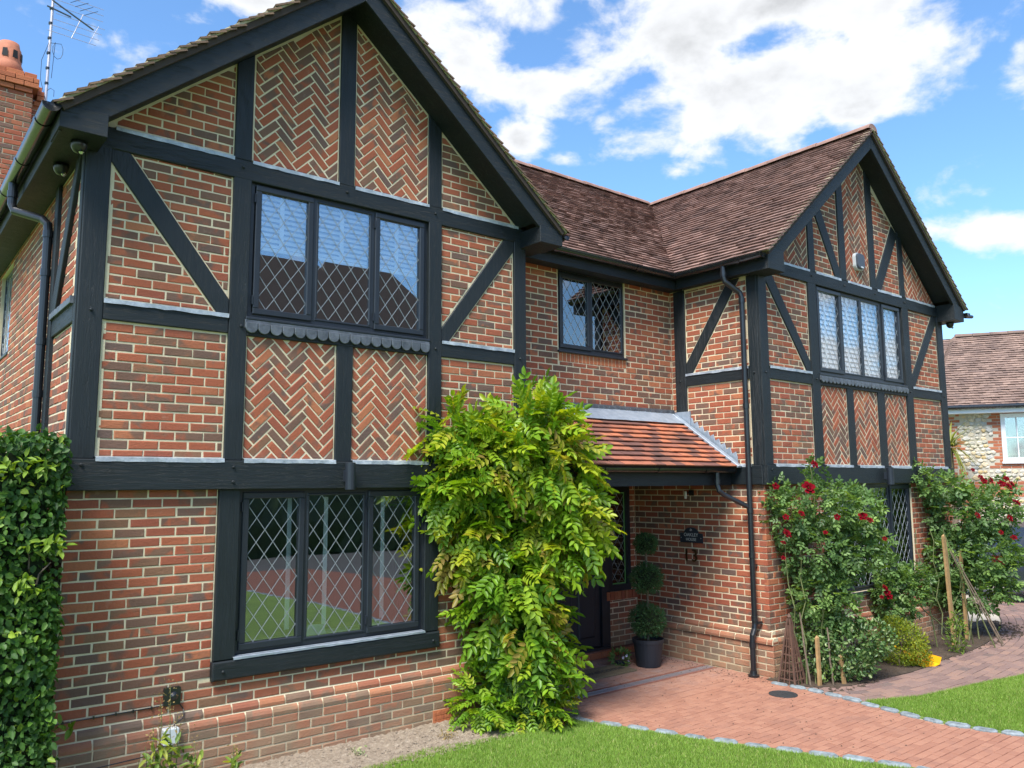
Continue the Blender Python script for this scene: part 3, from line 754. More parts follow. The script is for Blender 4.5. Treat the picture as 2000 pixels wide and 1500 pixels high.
beam(ML, [(-.955, 3.668), (-.955, 3.80), (-.22, 4.84), (-.09, 4.84), (-.80, 3.668)], 'brace', tz, n1=.03)
mb = MB(ML); k = 14
for i in range(k):
    u = -.955 + i * .0625; mb.prism([(u, 3.655), (u + .06, 3.655), (u + .06, 3.70 + .012 * (i % 2)), (u + .03, 3.71), (u, 3.69)], .0, .045, ch=.003)
mb.build('lead_flashing', 'lead_dark', H)
window(frame((AX0 + .03, 0, 0), (0, -1, 0)), LW[0] - .005, LW[1] + .005, LW[2] + .02, LW[3] + .03, [(LW[0] + .05, LW[1] - .05, 'fixed')])

# ---- right gable
MBm = FRONT(YB)
SOFB = 7.08
HB = (8.444, 10.876, 3.68, 4.95)
HBG = (8.456, 10.88, .80, 2.30)
wB = wall(MBm, [(BX0, BX1, 2.24, 5.0)], [HB], polys=[[(BX0, 5.0), (BX1, 5.0), (BX1 - .2, 5.1), (BC, SOFB + .03), (BX0 + .2, 5.1)]])
xs = (BX0, 7.304, 8.264, 8.456, 10.862, 11.059, 12.028, BX1)
stretcher(MBm, [R4(7.304, 8.264, 2.487, 3.536)], wB, phase=7.31, edge=.012)
stretcher(MBm, [R4(11.059, 12.028, 2.487, 3.536)], wB, phase=11.08, edge=.012)
for a, b in ((8.456, 9.139), (9.302, 9.987), (10.18, 10.862)): herring(MBm, R4(a, b, 2.487, 3.56), wB, ((a + b) / 2 - .02, 2.50))
braced(MBm, 7.304, 8.264, 3.700, 4.910, wB, False, 7.32)
braced(MBm, 11.059, 12.028, 3.700, 4.910, wB, True, 11.08)
herring(MBm, [(7.30, 5.082), (8.327, 5.082), (8.327, rake(BC, 8.327, SOFB))], wB, (7.9, 5.10))
herring(MBm, gablepoly(9.292, 9.967, 5.082, BC, SOFB), wB, (9.63, 5.10))
herring(MBm, [(11.017, 5.082), (12.06, 5.082), (11.017, rake(BC, 11.017, SOFB))], wB, (11.5, 5.10))
for fl in (0, 1):
    f = (lambda x: 10.13 + (9.127 - x) * 1.135) if fl else (lambda x: x)
    lo = [(f(8.476), 5.082), (f(9.0), 5.082), (f(8.476), 6.0)]
    hi = [(f(9.127), 5.20), (f(9.127), rake(BC, 9.127, SOFB)), (f(8.60), rake(BC, 8.60, SOFB))]
    stretcher(MBm, [lo, hi], wB, phase=8.48 if not fl else 10.2, edge=.012)
    beam(MBm, [(f(9.0), 5.073), (f(9.125), 5.073), (f(9.125), 5.20), (f(8.60), 6.16), (f(8.479), 6.06), (f(8.479), 6.0)], 'brace', tz, n1=.012)
beam(MBm, R4(BX0 - .012, BX1 + .012, 2.240, ZH), 'beam', tx, n1=.045, n0=-.06)
for x0, x1 in ((BX0 - .006, 7.304), (8.264, 8.456), (10.862, 11.059), (12.028, BX1 + .006)): beam(MBm, R4(x0, x1, ZH, 4.908), 'post', tz, n1=.022)
for x0, x1 in ((9.139, 9.302), (9.987, 10.18)): beam(MBm, R4(x0, x1, ZH, 3.60), 'stud', tz)
beam(MBm, R4(BX0, BX1, 4.898, 5.069), 'beam', tx, n1=.024)
for x0, x1 in ((7.306, 8.262), (11.061, 12.026), (8.458, 10.860)): beam(MBm, R4(x0, x1, 3.536, 3.688), 'beam', tx, n1=.018)
for x0, x1 in ((8.327, 8.476), (9.127, 9.292), (9.967, 10.13), (10.869, 11.017)):
    beam(MBm, gablepoly(x0, x1, 5.071, BC, SOFB + .01), 'stud', tz)
for x0, x1 in ((7.304, 8.264), (8.456, 9.139), (9.302, 9.987), (10.18, 10.862), (11.059, 12.028)): flashing(MBm, x0 + .003, x1 - .003, ZH + .008, n=.05)
for x0, x1 in ((7.304, 8.264), (11.059, 12.028)): flashing(MBm, x0 + .003, x1 - .003, 3.695)
for x0, x1 in ((7.36, 8.327), (8.476, 9.12), (9.292, 9.967), (10.13, 10.869), (11.017, 11.99)): flashing(MBm, x0 + .003, x1 - .003, 5.074)
for u, v in ((8.36, 5.0), (9.2, 4.99), (10.05, 4.99), (10.95, 4.99), (7.22, 3.61), (8.36, 3.61), (10.96, 3.61), (12.12, 3.61), (7.22, 2.42), (8.36, 2.42), (10.08, 2.42), (10.96, 2.42)): peg(frame((0, YB - (.028 if v < 2.475 else .008), 0), (1, 0, 0)), u, v)
MBG = FRONT(YB + .022)
wBG = wall(MBG, [(BX0 + .006, BX1, -.15, 2.25)], [HBG])
stretcher(MBG, [R4(BX0, BX1, .525, 2.246)], wBG, phase=BX0, holes=[HBG], edge=0, hidden=lambda x, z: x > 7.4 and z < 2.0)
stretcher(FRONT(YB - .036), [R4(BX0 - .034, BX1 + .03, -.075, .375)], wBG, phase=BX0, edge=0, hidden=lambda x, z: x > 7.3)
mb = MB(FRONT(YB - .036)); mb.prism(R4(BX0 - .026, BX1 + .024, -.15, .372), -.06, -.004); mb.build('wall_plinth', 'mortar', H)
cant_course(MBG, BX0 - .01, BX1, .450, .030, .002, wBG); cant_course(MBG, BX0 - .04, BX1, .375, .060, .030, wBG, phase=.12)
window(FRONT(YB + .006), 8.452, 10.866, 3.70, 4.915, [(8.505, 9.115, 'open'), (9.145, 9.655, 'fixed'), (9.680, 10.215, 'fixed'), (10.270, 10.815, 'open')], cover=.76, blind=(3.76, 4.86, .066), dw=.130, dh=.205, label='four light leaded window with white slatted blind in the right gable', gmat='glass_clear')
window(FRONT(YB + .035), 8.454, 10.884, .80, 2.245, [(8.505, 9.115, 'open'), (9.145, 9.655, 'fixed'), (9.680, 10.215, 'fixed'), (10.245, 10.835, 'open')], dw=.130, dh=.205, label='leaded ground floor window half hidden by red roses', gmat='glass_dim')

# ---- side wall of right gable (faces the porch)
MS = LEFT(BX0)
wS = wall(MS, [(-1.14, .73, 2.24, 4.95)], [])
mb = MB(MS); mb.prism(R4(.73, .968, 2.24, 4.95), -.2, -.004); mb.build('wall', 'mortar', H)
stretcher(MS, [R4(-.159, .828, 2.487, 3.536)], wS, phase=-.15, edge=.012)
stretcher(MS, [[(-.159, 3.705), (.60, 4.83), (-.159, 4.83)], [(-.159 + .10, 3.70), (.828, 3.70), (.828, 4.84), (.75, 4.84)]], wS, phase=-.14, edge=.012) if False else None
stretcher(MS, [[(-.159, 3.83), (.55, 4.835), (-.159, 4.835)], [(-.06, 3.700), (.828, 3.700), (.828, 4.80), (.72, 4.835)]], wS, phase=-.14, edge=.012)
beam(MS, [(-.157, 3.702), (-.06, 3.702), (.72, 4.835), (.555, 4.835), (-.157, 3.83)], 'brace', tz, n1=.014)
stretcher(MS, [R4(-YR, -.33, 3.0, 4.84)], wS, phase=-.33, edge=.004)
beam(MS, R4(.828, .972, ZH, 4.84), 'post', tz, n1=.018)
beam(MS, R4(-.335, -.159, 2.9, 4.84), 'post', tz, n1=.022)
beam(MS, R4(-.157, .826, 3.536, 3.688), 'beam', 'timber_y', n1=.018)
beam(MS, R4(-.30, .966, 2.240, ZH), 'beam', 'timber_y', n1=.040)
flashing(MS, -.155, .824, 3.695); flashing(MS, .50, .824, ZH + .008, n=.045)
for u, v in ((.90, 3.61), (-.25, 3.61), (.90, 2.42), (.90, 2.30)): peg(MS, u, v)
MSG = LEFT(BX0 + .002)
wSG = wall(MSG, [(-1.16, .944, -.15, 2.25)], [])
stretcher(MSG, [R4(-1.14, .978 - .022, .525, 2.30)], wSG, phase=.978 - .022 - BL * 6.5, edge=0, hidden=lambda u, z: (u < -.35 and z < 1.6))
stretcher(LEFT(BX0 - .036), [R4(-1.14, 1.014, -.075, .375)], wSG, phase=1.014 - BL * 8, edge=0)
mb = MB(LEFT(BX0 - .036)); mb.prism(R4(-1.14, 1.006, -.15, .372), -.06, -.004); mb.build('wall_plinth', 'mortar', H)
cant_course(MSG, -1.14, .985, .450, .030, .002, wSG, phase=.06); cant_course(MSG, -1.14, 1.015, .375, .060, .030, wSG, phase=.17)

# ---- recess: upper wall, lower door wall
MR = FRONT(YR)
HR = (5.075, 6.235, 3.84, 4.90)
wR = wall(MR, [(AX1, BX0, 3.0, 4.95)], [HR])
stretcher(MR, [R4(AX1, BX0, 3.0, 4.86)], wR, phase=AX1 + .10, holes=[(5.07, 6.24, 3.725, 5)], edge=0, hidden=lambda x, z: z < 3.2)
x = 5.075
while x < 6.22:
    piece('brick', 'brick_orange', MR, R4(x + .004, x + .061, 3.730, 3.832), -.05, .001, .004, .0015, wR); x += .065
window(FRONT(YR + .012), 5.072, 6.238, 3.862, 4.85, [(5.110, 5.625, 'open'), (5.650, 6.205, 'fixed')], dw=.118, dh=.172, label='small two light leaded window above the porch')
ob = MB(); ob.lathe(5.86, .56, [(.02, 3.92), (.05, 3.93), (.035, 3.99), (.015, 4.03)], 12); tag(ob.build('ornament', 'white_plastic', smooth=True), 'small pale ornament inside the window above the porch', 'ornament')
wRA = wall(frame((AX1, 0, 0), (0, 1, 0)), [(.26, 1.3, -.15, 4.95)], [])
YD = 1.14
MD = FRONT(YD)
wD = wall(MD, [(AX1, BX0, -.15, 2.45)], [(5.45, 6.52, .10, 2.22), (6.60, 7.02, .82, 2.22)])
stretcher(MD, [R4(6.53, BX0, .0, .70), R4(7.03, BX0, .70, 2.24), R4(AX1, 5.44, 0, 2.24)], wD, phase=6.55, edge=.003)
x = 6.535
while x < 7.12:
    piece('brick', 'brick_multi', MD, R4(x + .004, x + .066, .705, .815), -.05, .02, .005, .0015, wD, col=(.1, random.random(), .5)); x += .0705
d = MB(MD); d.prism(R4(5.45, 5.52, .10, 2.22), -.08, .01); d.prism(R4(6.45, 6.60, .10, 2.22), -.08, .01); d.prism(R4(5.52, 6.45, 2.15, 2.22), -.08, .01)
d.prism(R4(5.45, 6.56, .08, .13), -.08, .055, ch=.008)
door = d.build('door', 'window_black', H)
leafm = MB(MD); leafm.prism(R4(5.525, 6.445, .135, 2.145), -.06, -.025); leafm.build('door_leaf', 'window_black', door)
for (a, b, z0_, z1_) in ((5.63, 5.93, .26, 1.0), (6.04, 6.34, .26, 1.0), (5.63, 5.93, 1.13, 2.02), (6.04, 6.34, 1.13, 2.02)):
    q = MB(MD); q.prism(R4(a, b, z0_, z1_), -.03, -.008, ch=.016); q.build('door_panel', 'window_black', door)
q = MB(); q.tube([(5.60, YD - .0, 1.12), (5.60, YD - .035, 1.12), (5.70, YD - .035, 1.12)], .009, 8); q.build('door_handle', 'chrome', door)
q = MB(MD); q.prism(R4(5.70, 6.27, 1.04, 1.09), -.02, .0, ch=.004); q.build('letter_plate', 'chrome', door)
sw = MB(MD)
for q_ in (R4(6.60, 7.02, 2.15, 2.22), R4(6.60, 7.02, .82, .90), R4(6.60, 6.655, .90, 2.15), R4(6.955, 7.02, .90, 2.15)): sw.prism(q_, -.07, .012)
side = sw.build('window', 'window_black', H, label='narrow sidelight with green border beside the front door')
gt = MB(MD)
for q_ in (R4(6.662, 6.948, 2.125, 2.14), R4(6.662, 6.948, .905, .92), R4(6.662, 6.672, .92, 2.125), R4(6.938, 6.948, .92, 2.125)): gt.prism(q_, -.03, -.022)
gt.build('border_strip', 'green_trim', side)
q = MB(MD); q.prism(R4(6.655, 6.955, .90, 2.15), -.035, -.031); q.build('pane', 'glass', side)
lm = MB(MD)
for k in range(-14, 15):
    for s in (1, -1):
        X, Z, E = 6.805 + k * .143, .91, 9
        qq = clip_to(ccw([(X - E * .143 - .003, Z - s * E * .2), (X - E * .143 + .003, Z - s * E * .2), (X + E * .143 + .003, Z + s * E * .2), (X + E * .143 - .003, Z + s * E * .2)]), R4(6.672, 6.938, .92, 2.125), 0)
        if qq: lm.prism(qq, -.030, -.027 + .0005 * s)
lm.build('leading', 'lead_came', side)
q = MB(MD); q.prism(R4(6.6, 7.0, .9, 2.2), -.30, -.29); q.build('curtain', 'interior', side)
st = MB(); st.box(5.35, BX0 - .04, YD - .10, YD - .01, -.1, .10); st.build('door_step', 'paver_joint', H)
for i in range(9): piece('brick', 'brick_orange', FRONT(YD - .11), R4(5.36 + i * .195, 5.545 + i * .195, .012, .088), -.05, .0, .005, .002, wD)

# hidden outer walls close the house
wall(frame((BX1, 0, 0), (0, 1, 0)), [(YB + .25, 6.2, -.15, 4.95)], [], name='wall')
wall(frame((0, 8.5, 0), (-1, 0, 0)), [(-AC - 2.18, -AX0 + .0, -.15, 4.95)], [], name='wall')
wall(frame((0, 6.2, 0), (-1, 0, 0)), [(-BX1, -AX1 - .0, -.15, 4.95)], [], name='wall')
fl = MB(); fl.box(AX0 + .25, AX1 - .05, .26, 8.2, 2.36, 2.44); fl.box(BX0 + .25, BX1 - .25, YB + .27, 5.9, 2.36, 2.44); fl.box(AX1 - .05, BX0 + .25, YR + .26, 5.9, 2.46, 2.50)
fl.box(BX0 + .25, BX1 - .25, 1.8, 1.9, 0, 4.9); fl.box(AX0 + .25, AX1 - .05, 3.4, 3.5, 0, 4.9); fl.box(AX1, BX0 + .25, 2.6, 2.7, 0, 4.9)
fl.build('inner_floor', 'interior', H)

# ---- roofs (deck slabs), tiles, barge boards, soffits
rf = MB()
def slab(mb, pts, t=.05):
    n = (Vector(pts[1]) - Vector(pts[0])).cross(Vector(pts[2]) - Vector(pts[0])).normalized()
    if n.z < 0: pts = pts[::-1]; n = -n
    lo = [Vector(p) - n * t for p in pts]; k = len(pts)
    mb.add([*pts, *lo], [tuple(range(k)), tuple(range(2 * k - 1, k - 1, -1))] + [(i, k + i, k + (i + 1) % k, (i + 1) % k) for i in range(k)])
EA, EB = 2.45, 2.75          # half spans to eave edge
ZEA, ZEB = 5.00, 5.03
ZRA, ZRB = ZEA + TAN * EA, ZEB + TAN * EB
YFA, YFB = YA - .385, YB - .315
slab(rf, [(AC - EA, YFA, ZEA), (AC, YFA, ZRA), (AC, 8.6, ZRA), (AC - EA, 8.6, ZEA)])
slab(rf, [(AC + EA, YFA, ZEA), (AC, YFA, ZRA), (AC, 8.6, ZRA), (AC + EA, 8.6, ZEA)])
roofA = rf.build('roof', 'roof_felt', H)
rf = MB()
YV, YE = 2.90, .15
slab(rf, [(BC - EB, YFB, ZEB), (BC, YFB, ZRB), (BC, YV, ZRB), (BC - EB, YE, ZEB)])
slab(rf, [(BC + EB, YFB, ZEB), (BC, YFB, ZRB), (BC, YV, ZRB), (BC + EB, YV, ZEB)])
slab(rf, [(AC + .5, YE, ZEB), (BC - EB, YE, ZEB), (BC, YV, ZRB), (AC + .5, YV, ZRB)])
slab(rf, [(AC + .5, YV, ZRB), (BC, YV, ZRB), (BC + EB, YV * 2 - YE, ZEB), (AC + .5, YV * 2 - YE, ZEB)])
slab(rf, [(BC, YV, ZRB), (BC + EB, YV, ZEB), (BC + EB, YV * 2 - YE, ZEB)])
roofB = rf.build('roof', 'roof_felt', H)
SL = math.hypot(1, TAN); cs, sn = 1 / SL, TAN / SL
# main slope, u = X
Mm = frame((0, YE - .03, ZEB - .025), (1, 0, 0), (0, cs, sn)); Lm = EB * SL
tiles(Mm, [(3.2, 0), (BC - EB + .0, 0), (BC, Lm), (3.2, Lm)], roofB, 'tile_main')
# right gable, left slope: u = -Y
Mr = frame((BC - EB - .03, 0, ZEB - .025), (0, -1, 0), (cs, 0, sn))
tiles(Mr, [(-YE, 0), (-YFB + .03, 0), (-YFB + .03, Lm), (-YV, Lm)], roofB, 'tile_main')
Mrr = frame((BC + EB + .03, 0, ZEB - .025), (0, 1, 0), (-cs, 0, sn))
tiles(Mrr, [(YFB - .03, 0), (YFB + 1.0, 0), (YFB + 1.0, Lm), (YFB - .03, Lm)], roofB, 'tile_verge')
Ma = frame((AC - EA - .03, 0, ZEA - .025), (0, -1, 0), (cs, 0, sn)); La = EA * SL
tiles(Ma, [(-YFA - 1.0, 0), (-YFA + .03, 0), (-YFA + .03, La), (-YFA - 1.0, La)], roofA, 'tile_verge', wob=.009, thick=.016)
Mar = frame((AC + EA + .03, 0, ZEA - .025), (0, 1, 0), (-cs, 0, sn))
tiles(Mar, [(YFA - .03, 0), (YFA + .9, 0), (YFA + .9, La), (YFA - .03, La)], roofA, 'tile_verge', wob=.009, thick=.016)
def ridge(p0, p1, parent, step=.39, r=.115, mat='tile_ridge'):
    p0, p1 = Vector(p0), Vector(p1); L = (p1 - p0).length; d_ = (p1 - p0) / L; side_ = d_.cross(Vector((0, 0, 1))).normalized(); n = int(L / step)
    for i in range(n):
        a, b = p0 + d_ * (i * L / n + .004), p0 + d_ * ((i + 1) * L / n - .004); mb = MB(); k = 8; vs = []
        dz = random.uniform(0, .006)
        for p, rr in ((a, r), (a + d_ * .02, r + .008), (b - d_ * .03, r), (b, r)):
            for j in range(k + 1):
                an = math.pi * (.02 + .96 * j / k); vs.append(p + side_ * math.cos(an) * rr * 1.05 + Vector((0, 0, math.sin(an) * rr * .8 + dz - .03)))
        fs = [(q_ * (k + 1) + j, q_ * (k + 1) + j + 1, (q_ + 1) * (k + 1) + j + 1, (q_ + 1) * (k + 1) + j) for q_ in range(3) for j in range(k)] + [tuple(range(k + 1)), tuple(3 * (k + 1) + j for j in range(k, -1, -1))]
        mb.add(vs, fs); mb.build('ridge_tile', mat, parent)
ridge((BC, YFB - .02, ZRB + .01), (BC, YV, ZRB + .01), roofB)
ridge((3.0, YV, ZRB + .01), (BC - .15, YV, ZRB + .01), roofB)
ridge((AC, YFA - .02, ZRA + .01), (AC, YFA + 2.4, ZRA + .01), roofA, mat='verge_mortar')

def barge(c, half, y_face, z_lo, z_up, z_foot, wfoot, soft, ywall, parent):
    for s in (-1, 1):
        M = FRONT(y_face + .04)
        e = c + s * half; f0 = c + s * (half - wfoot)
        q = [(e, z_up - TAN * half), (f0, z_lo - TAN * (half - wfoot)), (c, z_lo), (c, z_up)]
        mb = MB(M); mb.prism(ccw(q), 0, .04, ch=.004); mb.build('bargeboard', 'timber_x', H)
        mb = MB(M); mb.prism(ccw([(e, z_foot), (f0, z_foot), (f0, z_lo - TAN * (half - wfoot) + .02), (e, z_up - TAN * half + .01)]), -.30, .048, ch=.004); mb.build('box_end', 'timber_x', H)
        # sloping soffit between wall and barge
        mb = MB(); n_ = Vector((s * sn, 0, cs))
        a0, a1 = Vector((f0, 0, soft - TAN * abs(f0 - c))), Vector((c, 0, soft))
        pts = [Vector((a0.x, y_face + .04, a0.z)), Vector((a1.x, y_face + .04, a1.z)), Vector((a1.x, ywall + .02, a1.z)), Vector((a0.x, ywall + .02, a0.z))]
        slab(mb, [tuple(p + Vector((0, 0, .02))) for p in pts], .018); mb.build('soffit', 'timber_smooth', H)
        # bedding mortar and undercloak at the verge
        mb = MB(FRONT(y_face + .03)); zt = z_up
        mb.prism(ccw([(e + s * .03, zt - TAN * half - .015), (c, zt + .010), (c, zt + .045), (e + s * .03, zt - TAN * half + .018)]), -.02, .078, ch=.003); mb.build('verge', 'verge_mortar', H)
barge(AC, 2.44, YA - .35, 6.76, 7.025, 4.84, .32, 6.815, YA, H)
barge(BC, 2.72, YB - .285, 7.04, 7.29, 4.82, .34, 7.10, YB, H)
def eave(x, y0, y1, z, s, wallx):   # s: outward direction in X
    mb = MB(); mb.box(x, x - s * .02, y0, y1, z - .17, z + .0); mb.build('fascia', 'timber_y', H)
    mb = MB(); mb.box(x - s * .02, wallx, y0, y1, z - .154, z - .140); mb.build('soffit', 'timber_smooth', H)
eave(AC - 2.43, YA - .30, 8.5, 5.0, -1, AX0 - .0)
eave(BC - 2.71, YB - .25, YE - .0, 5.0, -1, BX0)
eave(BC + 2.71, YB - .25, 4.0, 5.0, 1, BX1)
mb = MB(); mb.box(AC + 2.2, BC - 2.69, .17, .19, 4.83, 5.0); mb.build('fascia', 'timber_x', H)
mb = MB(); mb.box(AC + 2.19, BX0 + .05, .19, YR + .02, 4.851, 4.866); mb.build('soffit', 'timber_smooth', H)
mb = MB(); mb.box(AC + 2.125, AC + 2.425, YA - .30, .18, 4.848, 4.865); mb.build('soffit', 'timber_smooth', H)
def gutter(p0, p1, r=.056, name='gutter', ends=True, joints=2.0):
    p0, p1 = Vector(p0), Vector(p1); d_ = (p1 - p0).normalized(); L = (p1 - p0).length; sd_ = d_.cross(Vector((0, 0, 1))).normalized()
    mb = MB(); k = 10; vs = []; fs = []
    def prof(p, rr): return [p + sd_ * math.cos(math.pi + math.pi * j / k) * rr + Vector((0, 0, math.sin(math.pi + math.pi * j / k) * rr)) for j in range(k + 1)]
    a, b = prof(p0, r), prof(p1, r); mb.add(a + b, [(j, j + 1, k + 2 + j, k + 1 + j) for j in range(k)])
    ai, bi = prof(p0, r - .004), prof(p1, r - .004); mb.add(ai + bi, [(k + 1 + j, k + 2 + j, j + 1, j) for j in range(k)])
    if ends:
        for q_ in (p0, p1): mb.add(prof(q_, r + .003) + prof(q_ + d_ * .012, r + .003), [tuple(range(k + 1)), tuple(range(2 * k + 1, k, -1))] + [(j, j + 1, k + 2 + j, k + 1 + j) for j in range(k)])
    x = .35
    while x < L - .1:
        q_ = p0 + d_ * x; mb.add(prof(q_ - d_ * .03, r + .006) + prof(q_ + d_ * .03, r + .006), [(j, j + 1, k + 2 + j, k + 1 + j) for j in range(k)]); x += joints
    mb.build(name, 'gutter_black', H, smooth=True)
gutter((AC - 2.50, YA - .40, 4.985), (AC - 2.50, 8.4, 4.985), .060, joints=.95)
gutter((BC - 2.785, YB - .27, 5.00), (BC - 2.785, YE - .03, 5.00), joints=1.1)
gutter((AC + 2.38, .105, 5.00), (BC - 2.785, .105, 5.00), joints=1.4)
gutter((BC + 2.80, YB - .34, 4.97), (BC + 2.80, 3.0, 4.97), .055)
gutter((AC + 2.49, YA - .375, 4.965), (AC + 2.49, .10, 4.965), .042)

# ---- porch roof
PY0, PZ0, PY1 = -.62, 2.462, YR
PT = .70; PSL = math.hypot(1, PT); pc, ps = 1 / PSL, PT / PSL; PL = (PY1 - PY0) * PSL
mb = MB(); slab(mb, [(AX1, PY0, PZ0), (BX0, PY0, PZ0), (BX0, PY1, PZ0 + PT * (PY1 - PY0)), (AX1, PY1, PZ0 + PT * (PY1 - PY0))], .04)
porch = mb.build('porch_roof', 'roof_felt', H)
Mp = frame((0, PY0 - .03, PZ0 - .02), (1, 0, 0), (0, pc, ps))
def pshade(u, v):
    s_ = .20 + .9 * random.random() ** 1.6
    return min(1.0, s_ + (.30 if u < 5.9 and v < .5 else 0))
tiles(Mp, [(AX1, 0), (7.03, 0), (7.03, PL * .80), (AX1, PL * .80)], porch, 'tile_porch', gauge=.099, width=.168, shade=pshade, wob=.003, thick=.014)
mb = MB(Mp); nseg = 22; z0v, z1v = PL * .80, PL + .03
vs = []; fs = []
for i in range(nseg + 1):
    u = AX1 + (7.08 - AX1) * i / nseg; vs += [(u, z0v - .035, .045 + random.uniform(-.003, .003)), (u, z0v + .02, .046), (u, z1v, .03)]
for i in range(nseg): fs += [(3 * i, 3 * i + 3, 3 * i + 4, 3 * i + 1), (3 * i + 1, 3 * i + 4, 3 * i + 5, 3 * i + 2)]
mb.add(vs, fs); mb.build('lead_flashing', 'lead_grey', H)
apron(frame((0, YR - .005, 0), (1, 0, 0)), AX1, BX0 - .03, 3.155, 3.235, 30, nn=.05, mat='lead_dark', rad=.035)
# stepped soaker flashing against the side wall
mb = MB(LEFT(BX0)); k = 11
line = lambda u: PZ0 + PT * (-u - PY0)
for i in range(k):
    u1 = .60 - i * .083; u0 = u1 - .083
    mb.prism(ccw([(u1, line(u1) + .00), (u1 + .002, line(u1) + .10), (u1 - .02, line(u0) + .115), (u0, line(u0) + .09), (u0, line(u0))]), .004, .012 + .0006 * (i % 3), ch=.003)
mb.build('lead_flashing', 'lead_grey', H)
mb = MB(Mp); mb.prism(R4(7.02, 7.10, -.02, PL * .97), .02, .048, ch=.006); mb.build('lead_flashing', 'lead_grey', H)
mb = MB(); mb.box(BX0 - .012, BX0 - .035, .10, .40, 3.02, 3.20); mb.build('lead_flashing', 'lead_grey', H)
mb = MB(); mb.box(AX1 + .01, BX0 - .042, -.52, -.495, 2.235, 2.42); mb.build('fascia', 'timber_x', H)
mb = MB(); mb.box(AX1 + .01, BX0 - .02, -.494, YD + .0, 2.242, 2.262); mb.build('porch_ceiling', 'timber_smooth', H)
gutter((AX1 + .25, -.585, 2.435), (BX0 - .10, -.585, 2.435), .054, joints=.85)

# ---- downpipes
def pipe(pts, r, collars=(), name='downpipe', base=None):
    mb = MB(); mb.tube(pts, r, 14)
    for c_, ax in collars: mb.tube([Vector(c_) - Vector(ax) * .03, Vector(c_) + Vector(ax) * .03], r + .006, 14)
    if base: mb.lathe(base[0], base[1], [(r + .03, base[2]), (r + .034, base[2] + .025), (r + .012, base[2] + .035), (r + .008, base[2] + .07)], 18)
    mb.build(name, 'pvc_black', H, smooth=False)
Z1 = (0, 0, 1)
PX, PYY = BX0 - .075, -.80
pipe([(BC - 2.785, -.665, 4.99), (BC - 2.785, -.665, 4.82), (BC - 2.77, -.675, 4.76), (PX - .015, PYY + .015, 4.62), (PX, PYY, 4.56), (PX, PYY, .60), (PX - .012, PYY, .54), (PX - .055, PYY, .47), (PX - .06, PYY, .40), (PX - .06, PYY, .0)], .033,
     [((PX, PYY, 4.52), Z1), ((PX, PYY, 3.2), Z1), ((PX, PYY, 1.93), Z1), ((PX, PYY, 1.40), Z1), ((PX, PYY, .66), Z1), ((PX - .06, PYY, .36), Z1), ((BC - 2.785, -.665, 4.86), Z1)], base=(PX - .06, PYY, 0.0))
pipe([(6.73, -.585, 2.40), (6.73, -.585, 2.24), (6.74, -.60, 2.17), (6.80, -.63, 2.12), (PX - .01, PYY + .02, 1.975)], .030, [((6.73, -.585, 2.28), Z1)])
pipe([(-.48, 1.42, 4.95), (-.48, 1.42, 4.74), (-.46, 1.40, 4.68), (-.27, 1.17, 4.58), (-.235, 1.13, 4.53), (-.23, 1.12, 4.46), (-.23, 1.12, 0)], .036,
     [((-.48, 1.42, 4.83), Z1), ((-.23, 1.12, 4.44), Z1), ((-.23, 1.12, 4.1), Z1), ((-.23, 1.12, 3.5), Z1), ((-.23, 1.12, 3.05), Z1)])
mb = MB(); mb.box(-.235, AX0, 1.10, 1.14, 4.36, 4.40); mb.box(PX, BX0 + .0, PYY - .02, PYY + .02, 1.26, 1.29); mb.box(PX - .01, BX0, PYY - .06, PYY - .03, .60, .63); mb.build('pipe_bracket', 'pvc_black', H)

# ---- chimney
ch = MB(); ch.box(-.85, .19, 6.21, 6.95, 4.9, 7.85); ch.box(.0, .29, 6.42, 6.80, 4.9, 7.82); chim = ch.build('chimney', 'mortar', H)
stretcher(FRONT(6.20), [R4(-.85, .20, 5.2, 7.86)], chim, phase=-.8, edge=0)
stretcher(FRONT(6.41), [R4(.19, .30, 5.2, 7.86)], chim, phase=.2, edge=0)
for i, (z, o_) in enumerate(((7.86, .03), (7.935, .06), (8.01, .06), (8.085, .03))):
    for k in range(7):
        x0 = -.93 + k * BL + (.11 if i % 2 else 0)
        if x0 + .05 < .20 + o_: piece('brick', 'brick_orange', FRONT(6.20 - o_), R4(x0, min(x0 + .216, .20 + o_), z + .004, z + .071), -.5, 0, .004, .001, chim)
    piece('brick', 'brick_orange', FRONT(6.41 - o_), R4(.21 + o_, .30 + o_, z + .004 - .08, z - .009), -.3, 0, .004, .001, chim)
cp = MB(); cp.lathe(-.10, 6.50, [(.19, 8.15), (.19, 8.30), (.17, 8.34), (.165, 8.36), (.155, 8.56), (.135, 8.60), (.125, 8.66), (.10, 8.67)], 24); pot = cp.build('chimney_pot', 'terracotta', chim, smooth=True)
cv_ = MB()
for k in range(8):
    a = 2 * math.pi * (k + .5) / 8; c_, s_ = math.cos(a), math.sin(a); cx_, cy_ = -.10 + c_ * .163, 6.50 + s_ * .163
    T = Vector((-s_, c_, 0)); R_ = Vector((c_, s_, 0)); P_ = Vector((cx_, cy_, 8.46))
    cv_.add([P_ + T * sx * .038 + R_ * .006 + Vector((0, 0, sz * .06)) for sx, sz in ((-1, -1), (1, -1), (.8, 1), (-.8, 1))], [(0, 1, 2, 3)])
cv_.build('vent_shade', 'interior_dark', pot)  # flat dark patches on the pot, painted for the shade inside its vents

